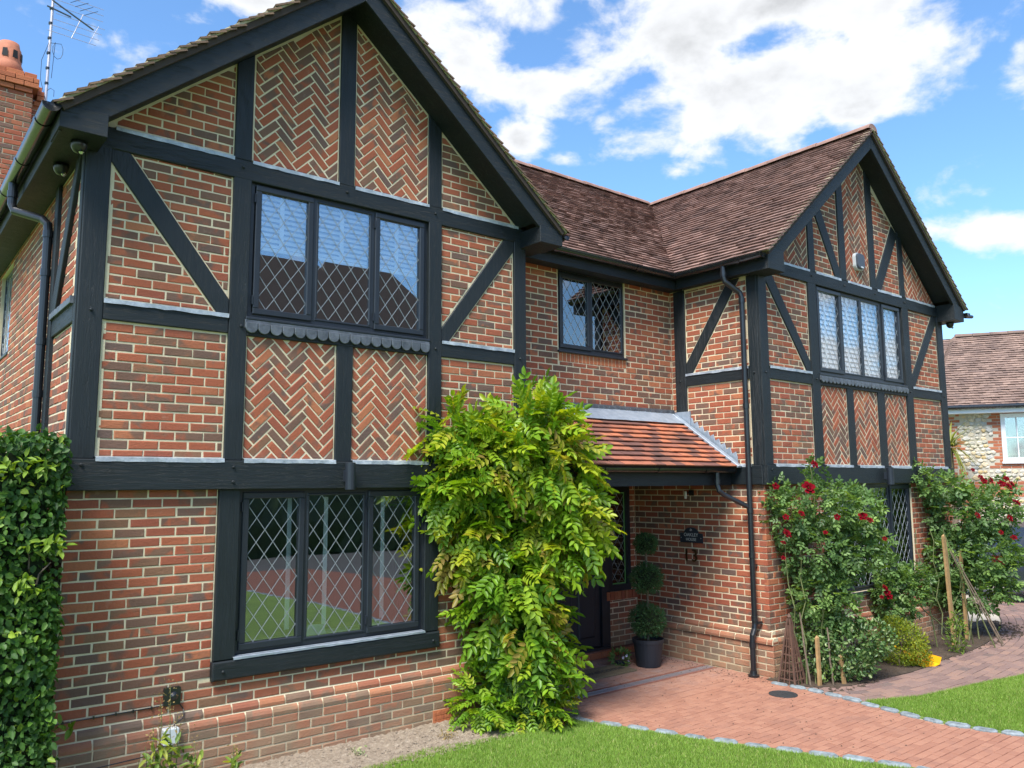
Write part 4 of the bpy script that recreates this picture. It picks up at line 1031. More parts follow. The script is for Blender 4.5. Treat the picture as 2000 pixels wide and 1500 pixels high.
# ---- emit bricks and tiles: the largest in view as objects, the rest joined
def flush(kinds, limit, name_of, joined_name, joined_parent):
    sel = [P for P in PIECES if P[1] in kinds]
    sel.sort(key=lambda P: -P[0])
    for P in sel[:limit]:
        mb = MB(); emit(P, mb); mb.build(name_of, P[2], P[9])
    by = {}
    for P in sel[limit:]: by.setdefault(P[2], []).append(P)
    for mat, L in by.items():
        mb = MB()
        for P in L: emit(P, mb)
        mb.M = None; mb.build(joined_name, mat, joined_parent, kind='stuff')
    for P in sel: PIECES.remove(P)
PIECES_ALL = PIECES
sel_b = [P for P in PIECES if P[1] in ('brick', 'cant')]; sel_t = [P for P in PIECES if P[1] == 'roof_tile']
def flush2(sel, limit, nm, jn):
    sel.sort(key=lambda P: -P[0])
    for P in sel[:limit]:
        mb = MB(); emit(P, mb); mb.build(nm, P[2], P[9])
    by = {}
    for P in sel[limit:]: by.setdefault(P[2], []).append(P)
    for mat, L in by.items():
        mb = MB()
        for P in L: emit(P, mb)
        mb.build(jn, mat, H, kind='stuff')
flush2(sel_b, 300, 'brick', 'brickwork')
flush2(sel_t, 300, 'roof_tile', 'roof_tiling')
PIECES.clear()
ab = MB(FRONT(YA - .042))
ab.prism(R4(3.02, 3.24, .01, .145), -.02, .0)
for i in range(7):
    for j in range(3): ab.prism(R4(3.035 + i * .029, 3.055 + i * .029, .022 + j * .04, .052 + j * .04), 0, .003)
ab.build('air_brick', 'brick_orange', H)
#@@PART2
# ================================================================== ground
GZ = lambda z: frame((0, 0, z), (1, 0, 0), (0, 1, 0))
def sheet(name, mat, poly, z, kind='structure', t=.03):
    mb = MB(GZ(0)); mb.prism(ccw(list(poly)), z - t, z); return mb.build(name, mat, None, kind=kind)
def inpoly(x, y, P):
    c = False; n = len(P)
    for i in range(n):
        (x0, y0), (x1, y1) = P[i], P[(i + 1) % n]
        if (y0 > y) != (y1 > y) and x < (x1 - x0) * (y - y0) / (y1 - y0) + x0: c = not c
    return c
def along(line, step):
    out = []; acc = 0
    for (x0, y0), (x1, y1) in zip(line[:-1], line[1:]):
        L = math.hypot(x1 - x0, y1 - y0)
        while acc < L:
            t_ = acc / L; out.append((x0 + (x1 - x0) * t_, y0 + (y1 - y0) * t_, math.atan2(y1 - y0, x1 - x0))); acc += step
        acc -= L
    return out
mb = MB(); mb.box(-900, 900, -900, 900, -.5, -.10); mb.build('ground', 'lawn_ground', None, kind='structure')
NEAR = [(4.13, -.50), (4.171, -.553), (4.264, -.852), (4.459, -1.33), (4.642, -1.779), (4.813, -2.2), (5.082, -2.769), (5.366, -3.402), (5.50, -4.4), (5.65, -6.0), (5.70, -8.0), (5.2, -10.5), (3.8, -12.4), (1.0, -13.6), (-8, -14.0)]
FAR = [(6.93, -1.19), (6.955, -1.5), (6.93, -1.9), (6.87, -2.3), (6.80, -2.75), (6.80, -3.1), (6.90, -3.47), (7.1, -4.0), (7.6, -5.2), (8.4, -7.0), (9.0, -10.0), (8.2, -14.0), (-8, -17.5)]
DRIVE = NEAR + FAR[::-1] + [(7.11, -1.03), (7.11, 1.14), (4.21, 1.14), (4.21, -.03)]
sheet('lawn', 'lawn_ground', [(-9, -.62), (-.4, -.55), (2.08, -.68), (2.57, -.60), (3.14, -.715), (3.73, -.72), (4.0, -.66)] + NEAR[1:] + [(-9, -14)], .010, t=.06)
INNER = [(6.96, -1.30), (7.15, -1.56), (7.46, -1.74), (7.81, -1.80), (8.76, -1.875), (9.78, -1.80), (10.54, -1.80), (11.1, -1.74), (11.715, -1.618), (12.70, -1.357), (13.4, -1.1), (13.99, -.842), (14.6, -.2), (15.0, .6)]
OUTER = [(6.90, -2.17), (7.52, -2.447), (8.05, -2.533), (8.707, -2.642), (9.458, -2.80), (10.6, -2.95), (12.0, -2.85), (13.6, -2.3), (15.2, -1.4), (16.2, -.2)]
sheet('lawn', 'lawn_ground', FAR[2:10] + [(30, -7.5), (30, -5), (17, -3.6), (15.6, -2.4), (14.0, -2.55)] + OUTER[::-1][3:], .010, t=.06)
sheet('driveway', 'paver_joint', DRIVE, -.006, t=.06)
sheet('path', 'joint_dark', INNER + OUTER[::-1], -.006, t=.05)
sheet('flower_bed', 'soil_dark', [(7.0, -.97), (6.96, -1.28)] + INNER[1:9] + [(13.2, -1.15), (13.2, -.9)], .006, t=.05)
sheet('parking_area', 'paving_pale', [(13.1, -.9), (13.4, -1.1), (14.0, -.84), (14.6, -.2), (15, .6), (16.2, -.2), (15.2, -1.4), (15.6, -2.4), (17, -3.6), (30, -5), (45, 10), (13.1, 18)], -.02, t=.05)
sheet('road', 'tarmac', [(-40, -15), (-8, -14.9), (1.5, -14.6), (5, -13.2), (6.5, -11), (8.95, -9.2), (9.0, -8.7), (9.2, -7.7), (40, -9), (40, -17), (-40, -19)], -.012, t=.05)
# bumpy stony bed under the window
nx, ny = 150, 24; mb = MB(); vs = []
for i in range(nx + 1):
    for j in range(ny + 1):
        x = -.6 + 4.9 * i / nx; ye = -.735 + .02 * math.sin(x * 3.1); y = ye + (.02 - ye) * j / ny
        vs.append((x, y, .018 + random.uniform(-.010, .012) + .02 * (j / ny)))
mb.add(vs, [(i * (ny + 1) + j, (i + 1) * (ny + 1) + j, (i + 1) * (ny + 1) + j + 1, i * (ny + 1) + j + 1) for i in range(nx) for j in range(ny)])
mb.build('soil_bed', 'soil', None, smooth=True, kind='structure')
def pebble(mb, x, y, z, r, col=None):
    a = random.random() * 6.28; ca, sa = math.cos(a), math.sin(a); vs = []
    for (px_, py_, pz) in ((1, 0, 0), (.3, .8, 0), (-.8, .5, 0), (-.9, -.5, 0), (.2, -.8, 0), (.1, 0, .7)):
        s_ = r * random.uniform(.7, 1.2); vs.append((x + (px_ * ca - py_ * sa) * s_, y + (px_ * sa + py_ * ca) * s_, z + pz * s_))
    mb.add(vs, [(0, 1, 5), (1, 2, 5), (2, 3, 5), (3, 4, 5), (4, 0, 5)], col)
mb = MB()
for _ in range(4200):
    x = random.uniform(-.5, 4.25); y = -.78 + random.random() * .80
    pebble(mb, x, y, .018 + .02 * (y + .74) / .75, random.choice((.006, .009, .012, .018, .009)))
mb.build('gravel', 'soil', None, kind='stuff')
mb = MB()
for _ in range(1600):
    x = random.uniform(7.0, 13.2); y = random.uniform(-1.85, -1.0)
    pebble(mb, x, y, .004, random.choice((.008, .012, .02, .03)))
mb.build('soil_clods', 'soil_dark', None, kind='stuff')
mb = MB()
for _ in range(500):
    k_ = random.random(); x = random.uniform(4.3, 7.0); y = random.uniform(-3.2, 1.0)
    if random.random() < .5: x, y = 7.05 - abs(random.gauss(0, .18)), random.uniform(-1.2, .9)
    if inpoly(x, y, DRIVE): pebble(mb, x, y, .003, random.choice((.004, .006, .009)))
mb.build('leaf_litter', 'soil_dark', None, kind='stuff')
# red block drive
mb = MB(GZ(0)); bw, bh = .110, .078
for j in range(-68, 15):
    for i in range(34, 70):
        x, y = i * bw + (bw / 2 if j % 2 else 0), j * bh
        if y < -5.2 or not inpoly(x + bw / 2, y + bh / 2, DRIVE): continue
        if abs(y + bh / 2 + .12) < .09: continue
        w_ = lambda: random.uniform(-.002, .002); z = random.uniform(-.0015, .0025)
        mb.prism([(x + .003 + w_(), y + .003 + w_()), (x + bw - .003 + w_(), y + .003 + w_()), (x + bw - .003 + w_(), y + bh - .003 + w_()), (x + .003 + w_(), y + bh - .003 + w_())], -.02, z, ch=.003)
mb.build('paving_blocks', 'paver_red', None, kind='stuff')
# brick paver path: nearest pavers as objects
pv = []
rows = 0
arc = along(INNER, .01)
for r_ in range(13):
    off = .01 + r_ * .103; step = 20
    k = 0 if r_ % 2 else 10
    while k + step < len(arc):
        def P_(idx, o_):
            x, y, a = arc[min(idx, len(arc) - 1)]
            a = sum(arc[min(len(arc) - 1, max(0, idx + d_))][2] for d_ in (-30, -15, 0, 15, 30)) / 5
            return (x + math.sin(a) * o_, y - math.cos(a) * o_)
        q = [P_(k, off), P_(k, off + .097), P_(k + step - 1, off + .097), P_(k + step - 1, off)]
        cx, cy = sum(p_[0] for p_ in q) / 4, sum(p_[1] for p_ in q) / 4; k += step
        if not inpoly(cx, cy, INNER + OUTER[::-1]): continue
        q = ccw(q)
        if area(q) < .012: continue
        pv.append((screen_area([(x_, y_, 0) for x_, y_ in q]), q))
pv.sort(key=lambda t_: -t_[0])
path_o = [o for o in COL.objects if o.name == 'path'][0]
for i, (A, q) in enumerate(pv[:300]):
    mb = MB(GZ(0)); mb.prism(q, -.03, random.uniform(-.001, .005), ch=.005); mb.build('paver', 'paver_brown', path_o)
mb = MB(GZ(0))
for A, q in pv[300:]: mb.prism(q, -.03, random.uniform(-.001, .005), ch=.005)
mb.build('paving', 'paver_brown', path_o, kind='stuff')
def kerb(line, maxlen, label, w=.11, step=.27, gap=.035):
    base = MB(GZ(0)); pts = along(line, .1); pts = [p for p in pts][:int(maxlen / .1)]
    L_ = [(x - math.sin(a) * w * .6, y + math.cos(a) * w * .6) for x, y, a in pts]; R_ = [(x + math.sin(a) * w * .6, y - math.cos(a) * w * .6) for x, y, a in pts]
    n = len(pts); base.add([(x, y, -.004) for x, y in L_] + [(x, y, -.004) for x, y in R_], [(i, n + i, n + i + 1, i + 1) for i in range(n - 1)])
    o = base.build('kerb', 'verge_mortar', None, kind='structure')
    for x, y, a in along(line, step)[:int(maxlen / step)]:
        l = (step - gap) * random.uniform(.82, 1.02); ww = w * random.uniform(.82, 1.1); r = .03
        q = [(-l / 2 + r, -ww / 2), (l / 2 - r, -ww / 2), (l / 2, -ww / 2 + r), (l / 2, ww / 2 - r), (l / 2 - r, ww / 2), (-l / 2 + r, ww / 2), (-l / 2, ww / 2 - r), (-l / 2, -ww / 2 + r)]
        ca, sa = math.cos(a + random.uniform(-.06, .06)), math.sin(a)
        q = [(x + (u * ca - v * sa) + random.uniform(-.004, .004), y + (u * sa + v * ca) + random.uniform(-.004, .004)) for u, v in q]
        m_ = MB(GZ(0)); m_.prism(ccw(q), -.05, .022 + random.uniform(-.006, .006), ch=.016, jit=.003); m_.build('kerb_stone', 'granite', o)
kerb(NEAR[1:], 10.5, '')
kerb(FAR, 9.5, '', w=.10, step=.22, gap=.018)

# ================================================================== leaves
def leaflet(l, w, fold=.18, droop=.15, base=(0, 0, 0), ang=0.0):
    v = np.array([(0, 0, 0), (.32 * l, w / 2, fold * w), (.72 * l, w * .40, fold * w - droop * l * .4), (l, 0, -droop * l), (.72 * l, -w * .40, fold * w - droop * l * .4), (.32 * l, -w / 2, fold * w)])
    c, s = math.cos(ang), math.sin(ang); Rm = np.array([[c, -s, 0], [s, c, 0], [0, 0, 1]])
    return v @ Rm.T + np.array(base), np.array([(0, 1, 2, 3), (0, 3, 4, 5)])
def compound(pairs, l, w, spread, droop, curve=.25, ang=1.0, rnd=None):
    V, Fc, G = [], [], []; n = 0
    L = pairs * spread
    def put(*a, **k):
        nonlocal n
        v, f = leaflet(*a, **k); V.append(v); Fc.append(f + n); G.append(np.full(len(f), random.random())); n += len(v)
    for i in range(pairs):
        x = spread * (i + .8); z = -curve * (x / L) ** 2 * L * .8; k = 1 - .25 * abs(i - pairs * .45) / pairs
        for s in (1, -1): put(l * k * random.uniform(.85, 1.1), w * k, droop=droop, base=(x, 0, z), ang=s * ang * random.uniform(.8, 1.1))
    put(l * 1.05, w, droop=droop, base=(L + spread * .3, 0, -curve * L * .8), ang=random.uniform(-.2, .2))
    V.append(np.array([(0, .002, 0), (L * .5, .002, -curve * L * .2), (L * 1.05, 0, -curve * L * .8), (L * .5, -.002, -curve * L * .2)])); Fc.append(np.array([[n, n + 1, n + 2, n + 3]])); G.append(np.array([.3]))
    return np.concatenate(V), np.concatenate(Fc), np.concatenate(G)
def single(l, w, **k):
    v, f = leaflet(l, w, **k); return v, f, np.full(len(f), random.random())
def norm(a): return a / np.maximum(1e-9, np.linalg.norm(a, axis=-1, keepdims=True))
def rawmesh(name, V, F4, Cc, mat):
    me = bpy.data.meshes.new(name); k = F4.shape[1]; nf = len(F4)
    me.vertices.add(len(V)); me.vertices.foreach_set('co', V.astype(np.float32).ravel())
    me.loops.add(nf * k); me.loops.foreach_set('vertex_index', F4.astype(np.int32).ravel())
    me.polygons.add(nf); me.polygons.foreach_set('loop_start', np.arange(0, nf * k, k, dtype=np.int32))
    try: me.polygons.foreach_set('loop_total', np.full(nf, k, dtype=np.int32))
    except Exception: pass
    at = me.attributes.new('rnd', 'FLOAT_COLOR', 'FACE'); at.data.foreach_set('color', np.concatenate([Cc, np.ones((nf, 1))], 1).astype(np.float32).ravel())
    me.materials.append(MATS[mat]); me.update(calc_edges=True); return me
def scatter(name, mat, parent, temps, P, D, Nm, S, T, n_obj=0, obj_name='leaf', pick=None):
    """P positions, D leaf direction, Nm leaf normal, S size, T tone 0..1"""
    D = norm(D); Nm = norm(Nm - (Nm * D).sum(-1, keepdims=True) * D); B = np.cross(Nm, D)
    n = len(P); which = RNG.integers(0, len(temps), n)
    sel = np.zeros(n, bool)
    if n_obj:
        dist = (P - np.array(CAM_POS)) @ np.array(VD)
        sc = dist + RNG.random(n) * (pick or .5); sel[np.argsort(sc)[:n_obj]] = True
        cache = {}
        for i in np.nonzero(sel)[0]:
            tb = int(T[i] * 7.99); key = (which[i], tb)
            if key not in cache:
                v, f, g = temps[which[i]]
                cc = np.stack([np.clip((tb + .5) / 8 + (g - .5) * .12, 0, 1), g, g], 1); cache[key] = rawmesh(obj_name, v, f, cc, mat)
            o = bpy.data.objects.new(obj_name, cache[key]); COL.objects.link(o)
            mt_ = Matrix.Identity(4)
            for r in range(3): mt_[r][0] = D[i, r] * S[i]; mt_[r][1] = B[i, r] * S[i]; mt_[r][2] = Nm[i, r] * S[i]; mt_[r][3] = P[i, r]
            o.parent = parent; o.matrix_parent_inverse = Matrix.Translation(-LOC[parent]) if parent in LOC else Matrix(); o.matrix_basis = mt_
    Vs, Fs, Cs = [], [], []; base = 0
    for k, (v, f, g) in enumerate(temps):
        ii = np.nonzero((which == k) & ~sel)[0]
        if not len(ii): continue
        Rm = np.stack([D[ii], B[ii], Nm[ii]], -1) * S[ii][:, None, None]
        W = np.einsum('nij,kj->nki', Rm, v) + P[ii][:, None, :]
        Vs.append(W.reshape(-1, 3)); Fs.append((f[None] + (np.arange(len(ii)) * len(v))[:, None, None]).reshape(-1, f.shape[1]) + base); base += len(ii) * len(v)
        tone = np.clip(T[ii][:, None] + (g[None] - .5) * .12, 0, 1); gg = np.broadcast_to(g[None], tone.shape); br = RNG.random((len(ii), 1)) * np.ones_like(tone)
        Cs.append(np.stack([tone, (gg + br) / 2, gg], -1).reshape(-1, 3))
    return link(rawmesh(name, np.concatenate(Vs), np.concatenate(Fs), np.concatenate(Cs), mat), name, parent, kind='stuff')
LAT = np.array([.7796, -.6263, 0]); DEP = np.array([.6263, .7796, 0]); UPV = np.array([0, 0, 1.0])
def crown(base, blobs, n, lo=.62, hi=1.04, core=.55, sprig=0.06):
    """blobs: (sideways, height, half width, half height, half depth[, back]) in metres round base"""
    base = np.array(base, float)
    Cn = np.array([base + LAT * b[0] + UPV * b[1] + DEP * (b[5] if len(b) > 5 else 0) for b in blobs]); Rr = np.array([(b[2], b[4], b[3]) for b in blobs])
    w = (Rr[:, 0] * Rr[:, 2]) ** .9; w /= w.sum(); P, O = [], []
    k = RNG.choice(len(blobs), n * 2, p=w); d = norm(RNG.normal(size=(n * 2, 3))); rad = lo + (hi - lo) * RNG.random(n * 2) ** .7
    far = RNG.random(n * 2) < sprig; rad[far] += RNG.random(far.sum()) * .22
    L = d * Rr[k] * rad[:, None]; Wp = Cn[k] + L[:, :1] * LAT + L[:, 1:2] * DEP + L[:, 2:] * UPV
    ok = np.ones(n * 2, bool)
    for c, r in zip(Cn, Rr):
        q = Wp - c; e = np.stack([q @ LAT / r[0], q @ DEP / r[1], q[:, 2] / r[2]], -1); ok &= ((e ** 2).sum(-1) > core ** 2)
    dn = norm(d / Rr[k]); out = dn[:, :1] * LAT + dn[:, 1:2] * DEP + dn[:, 2:] * UPV
    return Wp[ok][:n], norm(out[ok][:n])
def stems(name, parent, lines, r, mat='bark', taper=.5, seg=6):
    for L_ in lines:
        mb = MB(); mb.tube(L_, r * random.uniform(.8, 1.2), seg, r2=r * taper); mb.build(name, mat, parent)
def wobble(p0, p1, n=6, a=.04):
    p0, p1 = Vector(p0), Vector(p1)
    return [p0.lerp(p1, i / n) + (Vector((random.uniform(-a, a), random.uniform(-a, a), random.uniform(-a, a))) if 0 < i < n else Vector()) for i in range(n + 1)]

# ---- wisteria
W = thing('wisteria', 'large bright green wisteria hanging over the corner of the porch', 'climbing plant', (3.85, -.42, 0))
wb = [(-0.626, 2.656, 0.242, 0.333, 0.35), (0.226, 2.755, 0.356, 0.359, 0.4), (-0.214, 2.474, 0.463, 0.357, 0.5), (-0.522, 2.196, 0.374, 0.33, 0.42), (0.402, 2.343, 0.334, 0.408, 0.42), (0.591, 1.937, 0.219, 0.334, 0.34), (-0.394, 1.691, 0.33, 0.282, 0.4), (0.419, 1.612, 0.239, 0.14, 0.3), (-0.014, 1.341, 0.349, 0.25, 0.42), (-0.268, 1.022, 0.186, 0.249, 0.35), (0.134, 0.922, 0.256, 0.299, 0.42), (0.271, 0.557, 0.2, 0.297, 0.38), (-0.018, 0.559, 0.155, 0.247, 0.35), (0.166, 1.788, 0.26, 0.201, 0.25)]
P, O = crown((3.75, -.35, 0), wb, 2700, core=.5)
Dd = O * .9 + np.array([0, 0, -.25]) - .35 * UPV * (P[:, 2:] < 2.4) + RNG.normal(size=P.shape) * .62
Nn = O + np.array([0, 0, .65]) + RNG.normal(size=P.shape) * .45
temps = [compound(random.choice((4, 5, 5)), random.uniform(.082, .10), random.uniform(.038, .046), .050, .18, ang=1.0) for _ in range(6)]
T = np.clip(RNG.beta(2.2, 2.2, len(P)) * .80 + .14 * (P[:, 2] > 1.5) + .08, 0, .87)
lowp = (RNG.random(len(P)) < .07) & (P[:, 2] < 1.9); T[lowp] = .90 + RNG.random(lowp.sum()) * .04
# young golden growth in clusters
for ctr in [(3.881, -0.455, 2.065), (3.783, -0.376, 2.269), (3.683, -0.296, 2.422), (4.105, -0.635, 2.573), (4.308, -0.798, 2.752), (3.463, -0.119, 1.591), (3.226, 0.071, 1.593), (3.973, -0.529, 1.044), (4.338, -0.823, 1.986), (4.105, -0.635, 2.496)]:
    ctr = np.array(ctr)
    q = P - ctr; m_ = (np.abs(q @ LAT) < .13) & (np.abs(q[:, 2]) < .13) & ((q @ DEP) < .1) & (RNG.random(len(P)) < .75); T[m_] = .80 + RNG.random(m_.sum()) * .12
S = RNG.uniform(.72, 1.22, len(P))
scatter('foliage', 'leaf_wisteria', W, temps, P, Dd, Nn, S, T, n_obj=300, pick=.9)
wb2 = [(-0.295, 0.238, 0.273, 0.236, 0.28), (0.168, 0.188, 0.244, 0.197, 0.28), (-0.441, 0.121, 0.136, 0.148, 0.22), (-0.076, 0.096, 0.234, 0.128, 0.22)]
P, O = crown((3.70, -.50, 0), wb2, 420, core=.4)
P[:, 2] = np.maximum(P[:, 2], .05)
scatter('low_foliage', 'leaf_wisteria', W, temps, P, O + np.array([0, 0, -.2]) + RNG.normal(size=P.shape) * .4, O * .5 + np.array([0, 0, 1.]), RNG.uniform(.5, .8, len(P)), np.clip(RNG.beta(3, 2, len(P)) * .9, 0, 1))
P, O = crown((3.72, -.62, 0), [(0, .30, .20, .28, .18)], 260, core=.1)
ft = [compound(7, .035, .010, .022, .1, ang=.8) for _ in range(3)]
scatter('fern_fronds', 'leaf_rose', W, ft, P, O * .4 + np.array([0, 0, .8]) + RNG.normal(size=P.shape) * .3, O + RNG.normal(size=P.shape) * .3, RNG.uniform(.7, 1.1, len(P)), RNG.random(len(P)) * .6)
stems('trunk', W, [wobble((3.62, -.52, 0), (3.45, -.30, 1.0), 7, .05) + wobble((3.45, -.30, 1.0), (3.7, -.2, 2.2), 6, .06)[1:], wobble((3.75, -.5, 0), (3.95, -.35, .8), 6, .04) + wobble((3.95, -.35, .8), (3.9, -.2, 2.4), 7, .06)[1:]], .030)
stems('branch', W, [wobble((3.45, -.30, .95), (3.05, -.15, 2.3)), wobble((3.9, -.35, .7), (4.5, -.35, 1.9)), wobble((3.6, -.25, 1.7), (3.1, -.2, 2.6)), wobble((3.9, -.25, 1.9), (4.45, -.1, 2.7)), wobble((3.6, -.5, .35), (3.25, -.12, .95)), wobble((3.7, -.25, 2.0), (3.8, -.05, 3.0))], .013)
lb = MB(frame((3.99, -.78, .0), (.9, .3, 0), (-.3, .9, 0))); lb.prism(R4(-.10, .10, -.05, .05), .0, .065, ch=.012, jit=.006); tag(lb.build('loose_brick', 'brick_orange'), 'loose red brick lying at the foot of the wisteria beside the kerb', 'brick')

# ---- clipped hedge by the corner
HG = thing('hedge', 'tall dark green clipped hedge covering the left corner of the house', 'hedge', (-1.2, .2, 0))
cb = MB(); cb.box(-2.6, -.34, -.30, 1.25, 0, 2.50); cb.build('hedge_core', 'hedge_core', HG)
n = 15500; faces = RNG.random(n)
x = RNG.uniform(-2.1, -.24, n); z = RNG.uniform(0, 2.62, n); y = np.full(n, -.42)
lump = .05 * np.sin(x * 5.1 + z * 3.3) + .04 * np.sin(z * 7.9 + 1.3) * np.cos(x * 6.3)
P = np.stack([x, y - lump + RNG.random(n) ** 1.5 * .13, z], -1); O = np.tile([0, -1.0, 0], (n, 1))
top = faces < .16; P[top, 1] = RNG.uniform(-.42, 1.2, top.sum()); P[top, 2] = 2.60 + RNG.normal(size=top.sum()) * .035; O[top] = (0, 0, 1)
sd_ = (faces > .70) & (faces < .86); P[sd_, 0] = -.25 + .035 * np.sin(P[sd_, 2] * 6) - RNG.random(sd_.sum()) * .10 + np.where(P[sd_, 2] < .9, .03, 0); P[sd_, 1] = RNG.uniform(-.42, .10, sd_.sum()); O[sd_] = (1, 0, 0)
hole = (np.abs(P[:, 0] + .36) < .10) & (np.abs(P[:, 2] - 1.72) < .09) & (RNG.random(n) < .85); P, O = P[~hole], O[~hole]
n = len(P); Dd = O * .35 + np.array([0, 0, -.55]) + RNG.normal(size=(n, 3)) * .6; Nn = O + np.array([0, 0, .35]) + RNG.normal(size=(n, 3)) * .40
T = np.clip(RNG.beta(2, 3, n) + .18 * np.sin(P[:, 0] * 4 + P[:, 2] * 2.2), 0, .86); T[RNG.random(n) < .035] = .97
scatter('foliage', 'leaf_hedge', HG, [single(.058, .040, fold=.12, droop=.12), single(.050, .038, fold=.2, droop=.05), single(.062, .034, fold=.15, droop=.2)], P, Dd, Nn, RNG.uniform(.6, 1.15, n), T, n_obj=300, pick=.25)
yb = [(-.45, -.42, 2.42), (-.60, -.45, 2.38), (-.34, -.45, 1.88), (-.50, -.45, 1.62)]
P = np.concatenate([np.array(b) + RNG.normal(size=(26, 3)) * (.07, .03, .03) for b in yb] + [np.array([-.10, -.14, .60]) + RNG.normal(size=(9, 3)) * (.03, .02, .02)])
scatter('young_shoots', 'leaf_hedge', HG, [single(.085, .035, fold=.2, droop=.15)], P, RNG.normal(size=P.shape) + np.array([0, -.3, .1]), RNG.normal(size=P.shape) * .3 + np.array([0, -.5, 1]), RNG.uniform(.7, 1.1, len(P)), np.full(len(P), .97))
stems('branch', HG, [wobble((-.5, -.1, .1), (-.35, -.2, 1.7), 6, .05), wobble((-.35, -.25, 1.66), (-.45, -.38, 1.85), 4, .03), wobble((-.42, -.33, 1.6), (-.30, -.36, 1.76), 4, .02)], .008)

# ---- roses and shrubs by the right gable
def rose(label, base, blobs, n, loc, canes, blooms, size=1.0, nob=120):
    t_ = thing('rose_bush', label, 'rose', loc)
    P, O = crown(base, blobs, n, core=.35, sprig=.12)
    Dd = O * .8 + np.array([0, 0, .05]) + RNG.normal(size=P.shape) * .55; Nn = O * .8 + np.array([0, 0, .8]) + RNG.normal(size=P.shape) * .3
    T = np.clip(RNG.beta(2, 2.6, len(P)) * .85 + .12 * np.sin(P[:, 2] * 5 + P[:, 0] * 3), 0, 1)
    tp = [compound(2, random.uniform(.048, .058), random.uniform(.030, .036), .040, .12, ang=1.1) for _ in range(5)]
    scatter('foliage', 'leaf_rose', t_, tp, P, Dd, Nn, RNG.uniform(.8, 1.25, len(P)) * size, T, n_obj=nob, pick=.8)
    stems('cane', t_, canes, .009, 'stem_green')
    for c, r in blooms:
        mb = MB(); c = Vector(c); r *= 1.12; fz = Vector((-.5 + random.uniform(-.5, .5), -.8 + random.uniform(-.4, .4), .4 + random.random() * .5)).normalized(); fx = fz.orthogonal().normalized(); fy = fz.cross(fx)
        for ring, (k, rr, tilt) in enumerate(((5, 1.0, .15), (5, .75, .6), (4, .45, 1.1))):
            for j in range(k):
                a = 6.283 * j / k + ring * .6 + random.uniform(-.15, .15); e = fx * math.cos(a) + fy * math.sin(a); u = e * math.cos(tilt) + fz * math.sin(tilt); s_ = fz.cross(e); l = r * rr * .8
                p0 = c + e * .08 * r
                mb.add([p0, p0 + u * l * .6 + s_ * l * .45, p0 + u * l + s_ * l * .25, p0 + u * l - s_ * l * .25, p0 + u * l * .6 - s_ * l * .45], [(0, 1, 2, 3, 4)])
        mb.build('bloom', 'petal_red', t_)
    return t_
bA = (7.74, -1.40, 0)
blA = [(-0.428, 1.821, 0.264, 0.286, 0.3), (0.042, 1.971, 0.376, 0.262, 0.35), (0.359, 1.908, 0.252, 0.249, 0.3), (-0.111, 1.397, 0.41, 0.321, 0.35), (0.333, 1.454, 0.227, 0.211, 0.25), (-0.091, 0.948, 0.347, 0.271, 0.33), (-0.186, 0.523, 0.224, 0.197, 0.2), (0.125, 0.681, 0.152, 0.173, 0.2), (0.583, 1.531, 0.129, 0.126, 0.15), (-0.123, 2.37, 0.056, 0.152, 0.08), (-0.569, 2.096, 0.117, 0.151, 0.12)]
bloA = [((7.429, -1.458, 2.476), 0.055), ((7.184, -1.518, 2.202), 0.085), ((6.978, -1.224, 2.221), 0.045), ((6.952, -1.357, 1.872), 0.04), ((7.063, -1.485, 1.913), 0.045), ((6.927, -1.376, 1.689), 0.06), ((7.638, -1.908, 1.879), 0.055), ((7.719, -1.948, 1.831), 0.045), ((7.251, -1.661, 1.699), 0.03), ((6.936, -1.319, 1.582), 0.035), ((7.381, -1.74, 1.87), 0.04), ((7.94, -1.997, 1.615), 0.03), ((6.912, -1.325, 1.412), 0.03)]
rose('climbing rose with dark red blooms left of the hidden ground floor window', bA, blA, 2100, (7.3, -1.35, 0),
     [wobble((7.15, -1.40, 0), (7.3, -1.3, 1.6), 7, .04), wobble((7.25, -1.45, 0), (7.9, -1.35, 1.7), 7, .04), wobble((7.35, -1.5, 0), (7.6, -1.4, 1.9), 7, .04), wobble((7.6, -1.35, 1.6), (7.50, -1.35, 2.5), 6, .02), wobble((7.1, -1.35, 0), (7.0, -1.3, 1.7), 6, .05)], bloA)
bB = (11.60, -1.40, 0)
blB = [(-0.731, 2.345, 0.162, 0.174, 0.25), (-0.358, 2.152, 0.316, 0.219, 0.3), (-0.042, 1.732, 0.483, 0.403, 0.4), (0.462, 1.805, 0.269, 0.311, 0.35), (-0.239, 1.131, 0.389, 0.392, 0.4), (0.298, 1.165, 0.374, 0.4, 0.4), (0.03, 0.645, 0.493, 0.231, 0.35), (0.515, 0.828, 0.144, 0.171, 0.2), (-0.437, 0.685, 0.205, 0.186, 0.25), (0.589, 2.147, 0.146, 0.127, 0.2)]
bloB = [((11.386, -1.869, 2.278), 0.05), ((11.498, -1.96, 2.225), 0.06), ((11.571, -2.018, 2.188), 0.075), ((11.418, -1.767, 2.263), 0.05), ((11.709, -2.065, 1.952), 0.07), ((11.566, -2.014, 1.736), 0.055), ((11.724, -2.013, 2.224), 0.06), ((11.67, -1.97, 2.299), 0.05), ((11.1, -1.768, 1.779), 0.055), ((11.705, -1.997, 1.454), 0.05), ((11.407, -1.629, 2.428), 0.035), ((11.401, -1.946, 1.537), 0.04), ((11.488, -1.695, 2.323), 0.045)]
